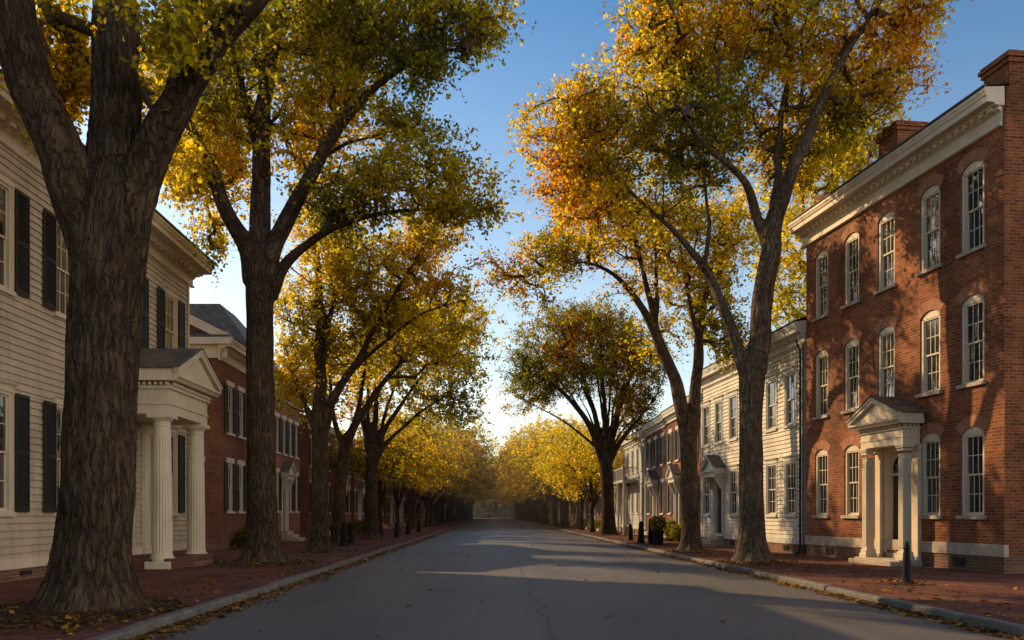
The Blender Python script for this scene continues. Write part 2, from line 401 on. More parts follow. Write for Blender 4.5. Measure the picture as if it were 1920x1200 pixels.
def make_tree(root_label, name, base, limbs, blobs, leaves_per=60, leaf=.13, palette=(('gold', 1),), voxel=.05,
              flare=1.0, seed=1, bark='bark', group=None, cat='tree', twig_len=.75, amp=.02, shade=None, spread=.3, local=False, dens=2.75, lobed=False, fine=False):
    """limbs: list of [(point, radius)...]; first is the trunk. blobs: (centre, (rx,ry,rz), count) in world space"""
    rng = np.random.default_rng(seed); rnd = random.Random(seed)
    base = Vector(base)
    root = empty(name, base); tag(root, root_label, cat, group)
    # ---- trunk and main limbs: tubes fused into one skin
    samples = []; mb = MB(); nodes = []; ndir = []; nrad = []; npar = []
    for li, limb in enumerate(limbs):
        pts = [Vector(p)-base for p, r in limb]; rad = [r for p, r in limb]
        P, R = resample(pts, rad, .18)
        if li == 0:
            for i, p in enumerate(P): R[i] *= 1
        L = 0
        for i, p in enumerate(P):
            if li > 0 and len(limbs) > 1:
                w = noise.noise(Vector((p.z*.8, li*3.1, seed)))*.10*min(1, i/6); p.x += w; p.y += noise.noise(Vector((p.z*.7, li*5.7, seed+9)))*.10*min(1, i/6)
            if i: L += (P[i]-P[i-1]).length
            samples.append((tuple(p), R[i], L, li))
            d = (P[min(i+1, len(P)-1)]-P[max(i-1, 0)]).normalized()
            nodes.append(tuple(p)); ndir.append(tuple(d)); nrad.append(R[i]); npar.append(-1 if p.z < 2.5 or (li == 0) else -1)
        seg = 28 if R[0] > .25 else 14
        P2, R2 = list(P), list(R)
        if li == 0:                                   # sink the foot below the ground
            P2.insert(0, P[0]+Vector((0, 0, -.25))); R2.insert(0, R[0])
        mb.tube(P2, R2, seg)
    nlimb = len(nodes)
    me0 = mb.mesh('trunk', M[bark])
    tmp = bpy.data.objects.new('tmp', me0); C.objects.link(tmp)
    # root flare: extra buttresses
    rm = tmp.modifiers.new('r', 'REMESH'); rm.mode = 'VOXEL'; rm.voxel_size = voxel; rm.use_smooth_shade = True
    sm = tmp.modifiers.new('s', 'SMOOTH'); sm.factor = .7; sm.iterations = 8
    dg = bpy.context.evaluated_depsgraph_get()
    me = bpy.data.meshes.new_from_object(tmp.evaluated_get(dg)); me.name = 'trunk'
    bpy.data.objects.remove(tmp); bpy.data.meshes.remove(me0)
    me.materials.clear(); me.materials.append(M[bark])
    co, idx, ang, R = bark_attr(me, samples)
    R0 = limbs[0][2][1] if len(limbs[0]) > 2 else limbs[0][0][1]
    lob = [(rnd.uniform(-PI, PI), rnd.uniform(.7, 1.3)) for _ in range(6)]
    lob = [(-PI+2*PI*(k+.5+rnd.uniform(-.3, .3))/6, rnd.uniform(.7, 1.35)) for k in range(6)]
    for i in range(len(co)):
        x, y, z = co[i]; 
        rr = math.hypot(x, y)
        if z < 1.9 and rr > 1e-4:
            a = math.atan2(y, x)
            e = sum(w*math.exp(-(((a-b+PI) % (2*PI)-PI)/.38)**2) for b, w in lob)
            zz = max(z, 0)
            k = flare*(R0*.62*math.exp(-(zz/(.30*R0/.5+.06))**.85)*(.35+.95*e)+R0*.10*math.exp(-zz/.5))
            # lobes spread further at ground level
            x += x/rr*k; y += y/rr*k; z -= .0
        # furrows: ridged noise stretched along the stem
        if amp > 0 and voxel < .06:
            u = ang[i]*max(.2, R[idx[i]])
            f = 1-abs(noise.noise(Vector((u*7, co[i][2]*1.1, idx[i]*0+seed)))*2)
            g = noise.noise(Vector((x*1.7, y*1.7, z*.9)))
            nx, ny = co[i][0]-samples[idx[i]][0][0], co[i][1]-samples[idx[i]][0][1]
            ll = math.hypot(nx, ny)+1e-6
            s = amp*(f*.9-.5)+g*.035*min(1, R[idx[i]]/.3)
            x += nx/ll*s; y += ny/ll*s
        co[i] = (x, y, z)
    me.vertices.foreach_set('co', co.ravel()); me.update()
    link('trunk', me, root)
    # ---- cluster targets
    T = []
    for c, r, n in blobs:
        n = int(n*dens)
        c = np.array(Vector(c)-base); k = rng.normal(size=(n, 3)); k /= np.linalg.norm(k, axis=1)[:, None]
        rad = rng.uniform(.05, 1, n)**(1/2.0); rad = np.where(rng.uniform(size=n) < .16, rad*rng.uniform(1.0, 1.35, n), rad)
        T.append(c+k*rad[:, None]*np.array(r))
    T = np.concatenate(T)
    lump = np.array([min(noise.noise(Vector((p[0]*.55, p[1]*.55, p[2]*.55+seed))), noise.noise(Vector((p[0]*1.25, p[1]*1.25, p[2]*1.25-seed)))+.08) for p in T])
    T = T[lump+rng.normal(size=len(T))*.12 > -.36]
    cap = len(T)*40+nlimb+200
    NP_ = np.zeros((cap, 3)); ND = np.zeros((cap, 3)); par = np.full(cap, -1, dtype=np.int64); cnt = np.zeros(cap)
    NP_[:nlimb] = nodes; ND[:nlimb] = ndir; nn = nlimb
    ok = np.array([(p[2] > limbs[0][-1][0].z-base.z-.6) if True else False for p in nodes]) if not local else np.array([p[2] > limbs[0][-1][0].z-base.z-.3 for p in nodes])
    valid = np.zeros(cap, dtype=bool); valid[:nlimb] = ok
    D0 = np.array([np.linalg.norm(NP_[:nlimb][ok]-t, axis=1).min() for t in T])
    paths = []; tips = []
    for ti in np.argsort(D0):
        t = T[ti]; v = t-NP_[:nn]; d = np.linalg.norm(v, axis=1)+1e-6
        cosa = (v*ND[:nn]).sum(1)/d
        cost = d*(1.25-.45*cosa)+np.maximum(0, NP_[:nn, 2]-t[2])*.35
        cost[~valid[:nn]] = 1e9
        j = int(cost.argmin()); a = NP_[j]; dist = d[j]
        k = max(2, int(dist/.45))
        k = min(k, 30)
        tan = ND[j]*.55+(v[j]/dist)*.6; tan /= np.linalg.norm(tan)
        endt = v[j]/dist+np.array([0, 0, .15])+rng.normal(size=3)*.15
        p1 = a+tan*dist*.4; p2 = t-endt/np.linalg.norm(endt)*dist*.3
        prev = j; ids = [j]
        for q in range(1, k+1):
            s = q/k
            pt = (1-s)**3*a+3*(1-s)**2*s*p1+3*(1-s)*s*s*p2+s**3*t
            if q < k: pt = pt+rng.normal(size=3)*.03
            NP_[nn] = pt; dd = pt-NP_[prev]; ND[nn] = dd/(np.linalg.norm(dd)+1e-9)
            par[nn] = prev; valid[nn] = True; ids.append(nn); prev = nn; nn += 1
        paths.append(ids); tips.append(nn-1); 
        z = nn-1
        while z >= nlimb: cnt[z] += 1; z = par[z]
    rads = np.minimum(.0075*np.sqrt(np.maximum(cnt, 1))+.003*np.maximum(cnt, 1)**.75, .11)
    # ---- branches mesh
    V = []; Fc = []
    def addtube(P, R, seg):
        P = np.asarray(P, dtype=float); n = len(P); R = np.asarray(R)
        D = np.empty_like(P); D[1:-1] = P[2:]-P[:-2]; D[0] = P[1]-P[0]; D[-1] = P[-1]-P[-2]
        D /= (np.linalg.norm(D, axis=1)[:, None]+1e-9)
        ref = np.array([.3, .9, .1]) if abs(D[0][1]) < .8 else np.array([1., 0, 0])
        U = np.cross(D, ref); U /= (np.linalg.norm(U, axis=1)[:, None]+1e-9); W = np.cross(D, U)
        an = np.arange(seg)*2*PI/seg
        ring = P[:, None]+(U[:, None]*np.cos(an)[None, :, None]+W[:, None]*np.sin(an)[None, :, None])*R[:, None, None]
        b0 = addtube.n; V.append(ring.reshape(-1, 3)); addtube.n += n*seg
        i = np.arange(n-1)[:, None]*seg; k = np.arange(seg)[None]; k2 = (k+1) % seg
        Fc.append(np.stack([b0+i+k, b0+i+k2, b0+i+seg+k2, b0+i+seg+k], 2).reshape(-1, 4))
    addtube.n = 0
    for ids in paths:
        R_ = [max(rads[i], .006) if i >= nlimb else 0 for i in ids]; R_[0] = R_[1]*1.1
        addtube(NP_[ids], R_, 6 if R_[0] > .03 else 4)
    LP = []; LC = []
    for t in tips:
        c = NP_[t]; dr = ND[t]
        nt = 4 if leaves_per > 30 else 3; per = max(3, int(leaves_per/nt))
        for _ in range(nt):
            dv = rng.normal(size=3)*.62+dr*.95+np.array([0, 0, .12]); dv /= np.linalg.norm(dv)
            ln = twig_len*rng.uniform(.5, 1.35)
            s = np.array([0, .5, 1])[:, None]; droop = np.array([0, -.02, -.12])[:, None]*np.array([0, 0, 1])*ln
            st = c-dr*rng.uniform(0, .4)
            P = st+dv*ln*s+droop
            addtube(P, [.006, .0045, .003], 3)
            ss = rng.uniform(.1, 1.08, per)[:, None]
            LP.append(st+dv*ln*ss+np.array([0, 0, -.12])*ln*ss**2+rng.normal(size=(per, 3))*spread*.3); LC.append(np.full(per, t))
    V = np.concatenate(V); Fc = np.concatenate(Fc)
    bm = bpy.data.meshes.new('branches'); bm.vertices.add(len(V)); bm.vertices.foreach_set('co', V.astype(np.float32).ravel())
    bm.loops.add(len(Fc)*4); bm.loops.foreach_set('vertex_index', Fc.astype(np.int32).ravel()); bm.polygons.add(len(Fc))
    bm.polygons.foreach_set('loop_start', np.arange(0, len(Fc)*4, 4, dtype=np.int32)); bm.materials.append(M['twig']); bm.update(calc_edges=True); bm.shade_smooth()
    link('branches', bm, root)
    LP = np.concatenate(LP); LC = np.concatenate(LC)
    if shade is not None:                               # (function keep(world xyz) -> probability)
        k = rng.uniform(size=len(LP)) < shade(LP+np.array(base)); LP = LP[k]; LC = LC[k]
    # colours: one tone per cluster with patches, jitter per leaf
    names = [p[0] for p in palette]; w = np.array([p[1] for p in palette], dtype=float); w /= w.sum(); cw = np.cumsum(w)
    cl = {}
    for t in tips:
        p = NP_[t]
        q = noise.noise(Vector((p[0]*.28, p[1]*.28, p[2]*.28+seed*3)))*.75+.5+rng.normal()*.16
        cl[t] = min(max(q, 0), .999)
    q = np.array([cl[t] for t in LC])+rng.normal(size=len(LC))*.09; q = np.clip(q, 0, .999)
    ci = np.searchsorted(cw, q); cols = np.array([PAL[n_] for n_ in names])[np.minimum(ci, len(names)-1)]
    cols = cols*rng.uniform(.6, 1.3, (len(cols), 1))*(1+rng.normal(size=(len(cols), 3))*.07)
    link('crown', leaf_mesh('crown', LP, leaf, np.clip(cols, .004, .8), M['leaf'], rng=rng, lobed=lobed, fine=fine), root)
    return root

def P(px, py, Y, w): return (at(px, py, Y), w/2/F*Y*(.95 if Y < 20 else .86))
def limbs_px(Y, specs):
    out = []
    for k, sp in enumerate(specs):
        ln = []
        for i, q in enumerate(sp):
            dy = q[3] if len(q) > 3 else 0
            ln.append(P(q[0], q[1], Y+dy, q[2]))
        out.append(ln)
    out[0][0] = (Vector((out[0][0][0].x, Y, .12)), out[0][0][1]); return out
def blobs_px(Y, specs):
    return [(at(b[0], b[1], Y+b[5]), (b[2]/F*Y, b[4], b[3]/F*Y), b[6]) for b in specs]

def curve_dy(sp, end):   # spread a limb in depth: end = metres at its tip
    n = len(sp); return [(q[0], q[1], q[2], end*(i/(n-1))**1.3) for i, q in enumerate(sp)]

# ------------------------------------------------------------------ building kit (x along the front, +y towards the street, z up)
def front(mb, x0, x1, z0, z1, holes, lap=0.0, arch=None, T=None, reveal=.13, y=0.0):
    """wall face with real openings; lap > 0 makes overlapping clapboards; arch = rise of segmental heads"""
    T = T or (lambda u, o, z: (u, o+y, z))
    zs = sorted({z0, z1} | {h[2] for h in holes if z0 < h[2] < z1} | {h[3] for h in holes if z0 < h[3] < z1})
    if lap:
        rnd = random.Random(int(x1*100)); z = z0+lap; k = 1
        bz = [z0]
        while z < z1-.02: bz.append(z); z += lap
        bz.append(z1)
    for i in range(len(zs)-1):
        a, b = zs[i], zs[i+1]; mid = (a+b)/2
        cuts = sorted([(h[0], h[1]) for h in holes if h[2] < mid < h[3]])
        spans = []; cur = x0
        for c in cuts:
            if c[0] > cur: spans.append((cur, c[0]))
            cur = max(cur, c[1])
        if cur < x1: spans.append((cur, x1))
        if not lap:
            for s in spans: mb.poly([T(s[0], 0, a), T(s[1], 0, a), T(s[1], 0, b), T(s[0], 0, b)])
        else:
            for k in range(len(bz)-1):
                za, zb = max(a, bz[k]), min(b, bz[k+1])
                if zb-za < 1e-4: continue
                h = bz[k+1]-bz[k]
                off = lambda z: .036*(1-(z-bz[k])/h)
                for s in spans:
                    n = max(1, int((s[1]-s[0])/1.2)); xs = [s[0]+(s[1]-s[0])*q/n for q in range(n+1)]
                    wv = [0.008*noise.noise(Vector((q*.9, bz[k]*7.1, x1)))*(1 if 0 < n_ < n else .3)*2 for n_, q in enumerate(xs)]
                    for q in range(n):
                        mb.poly([T(xs[q], off(za), za+wv[q]), T(xs[q+1], off(za), za+wv[q+1]), T(xs[q+1], off(zb), zb+.004), T(xs[q], off(zb), zb+.004)])
                        if za == bz[k]: mb.poly([T(xs[q], -.004, za+wv[q]), T(xs[q+1], -.004, za+wv[q+1]), T(xs[q+1], off(za), za+wv[q+1]), T(xs[q], off(za), za+wv[q])])
    for h in holes:
        a, b, c, d = h[:4]
        sp = d-arch if arch else d
        mb.poly([T(a, 0, c), T(a, -reveal, c), T(a, -reveal, sp), T(a, 0, sp)]); mb.poly([T(b, 0, c), T(b, 0, sp), T(b, -reveal, sp), T(b, -reveal, c)])
        mb.poly([T(a, 0, c), T(b, 0, c), T(b, -reveal, c), T(a, -reveal, c)])
        if not arch: mb.poly([T(a, 0, d), T(a, -reveal, d), T(b, -reveal, d), T(b, 0, d)])
        else:
            pts = arc(a, b, sp, arch, 8)
            for q in range(8):
                p, r = pts[q], pts[q+1]
                mb.poly([T(p[0], 0, p[1]), T(r[0], 0, r[1]), T(r[0], 0, d), T(p[0], 0, d)]) if min(d-p[1], d-r[1]) > 1e-5 or abs(p[1]-r[1]) > 1e-5 else None
                mb.poly([T(p[0], 0, p[1]), T(p[0], -reveal, p[1]), T(r[0], -reveal, r[1]), T(r[0], 0, r[1])])

def arc(a, b, z, rise, n):
    w = (b-a)/2; R = (w*w+rise*rise)/(2*rise); cx = (a+b)/2; cz = z+rise-R; t = math.asin(min(1, w/R))
    if rise > w: R = w
    return [(cx+R*math.sin(-t+2*t*i/n), cz+R*math.cos(-t+2*t*i/n)) for i in range(n+1)]

_cache = {}
def cached(key, fn):
    if key not in _cache: _cache[key] = fn()
    return _cache[key]

def win_frame(w, h, rise, cols, rows, case, y0):
    """casing, sashes and glazing bars; origin at the middle of the sill line, wall face at y=0"""
    mb = MB(); H = h-rise; c = case; yo = y0
    # outer casing
    mb.box(-w/2, -w/2+c, yo-.09, yo, 0, H); mb.box(w/2-c, w/2, yo-.09, yo, 0, H)
    if rise:
        pts = arc(-w/2, w/2, H, rise-.004, 8)
        prof = [(-w/2, H-.05)]+[p for p in pts]+[(w/2, H-.05)]
        for q in range(len(pts)-1):
            p, r = pts[q], pts[q+1]
            mb.poly([(p[0], yo, H-.05), (r[0], yo, H-.05), (r[0], yo, r[1]), (p[0], yo, p[1])])
        mb.box(-w/2+c, w/2-c, yo-.07, yo-.015, H-.09, H-.05)
        top = H-.05
    else:
        mb.box(-w/2+c, w/2-c, yo-.09, yo, H-c, H); top = H-c
    bot = .04; mid = (bot+top)/2; s = .045; ys = yo-.05
    xa, xb = -w/2+c, w/2-c
    for (za, zb, yy) in ((mid-.02, top, ys), (bot, mid+.02, ys-.035)):
        mb.box(xa, xa+s, yy-.035, yy, za, zb); mb.box(xb-s, xb, yy-.035, yy, za, zb)
        mb.box(xa+s, xb-s, yy-.035, yy, za, za+s); mb.box(xa+s, xb-s, yy-.035, yy, zb-s, zb)
        for i in range(1, cols):
            x = xa+s+(xb-xa-2*s)*i/cols; mb.box(x-.011, x+.011, yy-.028, yy-.006, za+s, zb-s)
        for j in range(1, rows):
            z = za+s+(zb-za-2*s)*j/rows; mb.box(xa+s, xb-s, yy-.030, yy-.008, z-.011, z+.011)
    mb.box(xa, xb, yo-.10, yo-.03, 0, bot)
    return mb

def pane_mb(w, h, rise, cols, rows, case, y0, seed):
    """each light of old glass sits at its own slight tilt"""
    rnd = random.Random(seed); mb = MB(); H = h-rise; top = H-.05 if rise else H-case; bot = .04; mid = (bot+top)/2
    xa, xb = -w/2+case+.02, w/2-case-.02
    for (za, zb, yy) in ((mid, top-.02, y0-.068), (bot+.02, mid, y0-.103)):
        for i in range(cols):
            for j in range(rows):
                a = xa+(xb-xa)*i/cols; b = xa+(xb-xa)*(i+1)/cols; c = za+(zb-za)*j/rows; d = za+(zb-za)*(j+1)/rows
                e = [rnd.uniform(-.0035, .0035) for _ in range(3)]
                mb.poly([(a, yy+e[0], c), (b, yy+e[1], c), (b, yy+e[1]+e[2], d), (a, yy+e[0]+e[2], d)])
    return mb

def shutter_mb(w, h):
    mb = MB(); st = .055; t = .035
    mb.box(0, st, 0, t, 0, h); mb.box(w-st, w, 0, t, 0, h)
    for z0, z1 in ((0, .1), (h*.5-.05, h*.5+.05), (h-.08, h)): mb.box(st, w-st, 0, t, z0, z1)
    for a, b in ((.1, h*.5-.05), (h*.5+.05, h-.08)):
        n = int((b-a)/.055)
        for i in range(n):
            z = a+(b-a)*(i+.5)/n
            mb.poly([(st, .032, z-.026), (w-st, .032, z-.026), (w-st, .006, z+.022), (st, .006, z+.022)])
            mb.poly([(st, .032, z-.026), (w-st, .032, z-.026), (w-st, .026, z-.030), (st, .026, z-.030)])
    return mb

def add_window(b, x, z0, z1, w, st, rnd):
    """st: dict(kind clap/brick, rise, cols, rows, shut, trim, lintel)"""
    h = z1-z0; k = st['kind']; rise = st.get('rise', 0); cols, rows = st.get('grid', (3, 2)); tr = st.get('trim', 'trim')
    case = st.get('case', .09); y0 = .02 if k == 'clap' else -.035
    wf = cached(('wf', w, h, rise, cols, rows, case, y0, tr), lambda: win_frame(w-.004, h, rise, cols, rows, case, y0).mesh('window', M[tr]))
    o = link('window', wf, b, (x, 0, z0))
    sd = rnd.randint(0, 3)
    pm = cached(('pm', w, h, rise, cols, rows, case, y0, sd, st.get('glass', 'glass')), lambda: pane_mb(w, h, rise, cols, rows, case, y0, sd).mesh('pane', M[st.get('glass', 'glass')]))
    link('pane', pm, o)
    def sill():
        mb = MB(); mb.cbox(-w/2-.09, w/2+.09, -.12 if k != 'clap' else 0, .09, -.10, -.002, .01); return mb.mesh('sill', M[st.get('sill', tr)])
    link('sill', cached(('sill', w, k, st.get('sill', tr)), sill), o)
    if k == 'clap':
        def head():
            mb = MB(); mb.box(-w/2-.07, w/2+.07, 0, .05, h, h+.14); mb.sweep([(0, h+.14), (.07, h+.14), (.11, h+.19), (.11, h+.21), (0, h+.235)], -w/2-.11, w/2+.11)
            mb.box(-w/2-.07, -w/2, 0, .045, 0, h); mb.box(w/2, w/2+.07, 0, .045, 0, h)
            return mb.mesh('lintel', M[tr])
        link('lintel', cached(('head', w, h, tr), head), o)
    elif rise:
        def head():
            mb = MB(); H = h-rise; a = arc(-w/2, w/2, H, rise, 10); ext = .30
            cx = 0; Rr = ((w/2)**2+rise**2)/(2*rise); cz = H+rise-Rr
            for q in range(10):
                p, r = Vector(a[q]), Vector(a[q+1]); c = Vector((cx, cz))
                p2 = c+(p-c)*(Rr+ext)/Rr; r2 = c+(r-c)*(Rr+ext)/Rr
                s = q*.115
                mb.poly([(p[0], .012, p[1]), (r[0], .012, r[1]), (r2[0], .012, r2[1]), (p2[0], .012, p2[1])], [(s, 0), (s+.115, 0), (s+.115, .22), (s, .22)])
                mb.poly([(p2[0], .012, p2[1]), (r2[0], .012, r2[1]), (r2[0], -.01, r2[1]), (p2[0], -.01, p2[1])])
                mb.poly([(p[0], .012, p[1]), (p[0], -.1, p[1]), (r[0], -.1, r[1]), (r[0], .012, r[1])])
                if q in (0, 9):
                    e, e2 = (p, p2) if q == 0 else (r, r2); mb.poly([(e[0], .012, e[1]), (e2[0], .012, e2[1]), (e2[0], -.01, e2[1]), (e[0], -.01, e[1])])
            return mb.mesh('brick_arch', M['soldier'])
        link('brick_arch', cached(('arch', w, h), head), o)
    else:
        def head():
            mb = MB(); mb.cbox(-w/2-.12, w/2+.12, -.1, .03, h, h+.22, .008); return mb.mesh('lintel', M[tr])
        link('lintel', cached(('flat', w, h, tr), head), o)
    if st.get('shut'):
        sw = w*.52; sm = cached(('sh', sw, h, st['shut']), lambda: shutter_mb(sw, h).mesh('shutter', M[st['shut']]))
        yb = .055 if k == 'clap' else .012
        g = .075 if k == 'clap' else .01
        for s in (-1, 1):
            so = link('shutter', sm, b, (x+(w/2+g if s > 0 else -w/2-g-sw), yb, z0))
            so.rotation_euler = (0, 0, rnd.uniform(-.01, .03)*1)
    return o

def cornice(mb, x0, x1, zt, proj, fr, dent=.28, ys=0.0, rm=.0):
    """crown, soffit and frieze; zt = top, proj = overhang, fr = frieze depth"""
    p = proj
    prof = [(ys, zt-.42), (ys+p*.45, zt-.42), (ys+p*.5, zt-.36), (ys+p*.88, zt-.36), (ys+p*.88, zt-.22), (ys+p*.93, zt-.2), (ys+p*.97, zt-.12), (ys+p, zt-.10), (ys+p, zt-.03), (ys+p-.02, zt), (ys, zt+.05)]
    mb.sweep(prof, x0, x1)
    mb.box(x0+.06, x1-.06, ys-.02, ys+.05, zt-.42-fr, zt-.425)
    mb.sweep([(ys+.05, zt-.42-fr), (ys+.10, zt-.40-fr), (ys+.10, zt-.36-fr), (ys+.05, zt-.33-fr)], x0+.03, x1-.03)
    mb.sweep([(ys+.05, zt-.56), (ys+.13, zt-.50), (ys+.15, zt-.421), (ys+.05, zt-.421)], x0+.04, x1-.04)
    n = int((x1-x0-.2)/dent)
    for i in range(n):
        x = x0+.1+(x1-x0-.2)*(i+.5)/n; d = dent*.24
        mb.box(x-d, x+d, ys+.16, ys+p*.82, zt-.425, zt-.363-.0) if False else mb.box(x-d, x+d, ys+.151, ys+p*.44, zt-.51, zt-.421)

def pediment(mb, x0, x1, y0, y1, ze, zp, th=.12, fill=None):
    """gable ended box roof pieces: raking cornices on the front face, tympanum set back"""
    cx = (x0+x1)/2
    # horizontal cornice
    mb.sweep([(y0, ze-.16), (y1-.10, ze-.16), (y1-.04, ze-.08), (y1, ze-.06), (y1, ze), (y0, ze)], x0+.0, x1-.0)
    mb.poly([(x0+.15, y1-.10, ze), (x1-.15, y1-.10, ze), (cx, y1-.10, zp-.05)])
    for s in (-1, 1):
        xe = x0 if s < 0 else x1
        d = Vector((cx-xe, 0, zp-ze)).normalized(); n = Vector((-d.z, 0, d.x)) if s < 0 else Vector((d.z, 0, -d.x))
        if n.z < 0: n = -n
        a = Vector((xe, 0, ze)); b = Vector((cx, 0, zp))
        for (ya, yb, t0, t1) in ((y1-.12, y1, -.0, th), (y1-.12, y1+.03, th, th+.05)):
            q = [a+n*t0, b+Vector((0, 0, t0/n.z)), b+Vector((0, 0, t1/n.z)), a+n*t1]
            mb.poly([(v.x, yb, v.z) for v in q]); mb.poly([(v.x, ya, v.z) for v in q][::-1])
            for i in range(4):
                v, w = q[i], q[(i+1) % 4]; mb.poly([(v.x, ya, v.z), (w.x, ya, w.z), (w.x, yb, w.z), (v.x, yb, v.z)])

def gable_body(mb, x0, x1, y0, y1, ze, zp, off):
    cx = (x0+x1)/2
    mb.sweepy([(x0+.02, ze+.001), (x1-.02, ze+.001), (x1-.02, ze+off-.05), (cx, zp+off-.05), (x0+.02, ze+off-.05)], y0, y1-.13)

def gable_slopes(x0, x1, y0, y1, ze, zp, off):
    """two slopes whose ridge runs towards the street"""
    mb = MB(); cx = (x0+x1)/2
    for xe in (x0-.04, x1+.04):
        mb.poly([(xe, y0, ze+off), (xe, y1, ze+off), (cx, y1, zp+off+.02), (cx, y0, zp+off+.02)], [(y0, 0), (y1, 0), (y1, 1.2), (y0, 1.2)])
        mb.poly([(xe, y0, ze+off), (xe, y1, ze+off), (xe, y1, ze+off-.05), (xe, y0, ze+off-.05)])
    return mb

def door_mb(w, h):
    mb = MB(); t = .05
    mb.box(-w/2, w/2, -.05, 0, 0, h)
    for (a, b) in ((.12, h*.36), (h*.42, h*.66), (h*.71, h-.12)):
        for s in (-1, 1):
            xa, xb = (-w/2+.1, -.05) if s < 0 else (.05, w/2-.1)
            mb.sweep([(0, a), (.0, b), (.018, b-.03), (.018, a+.03)][::-1], xa, xb)
    return mb

def chimney_mb(w, d, z0, z1):
    mb = MB(); mb.box(-w/2, w/2, -d/2, d/2, z0, z1-.28)
    mb.box(-w/2-.05, w/2+.05, -d/2-.05, d/2+.05, z1-.28, z1-.16); mb.box(-w/2-.10, w/2+.10, -d/2-.10, d/2+.10, z1-.16, z1-.07)
    mb.box(-w/2-.06, w/2+.06, -d/2-.06, d/2+.06, z1-.07, z1)
    return mb

def steps(parent, x, w, y0, n, zg, zt, m='stone'):
    mb = MB()
    for i in range(n):
        mb.cbox(x-w/2-i*.06, x+w/2+i*.06, y0-.05, y0+.32*(i+1), zg-.05, zg+(zt-zg)*(n-i)/n-(.0 if i else 0), .02)
    return mb.obj('step', M[m], parent)

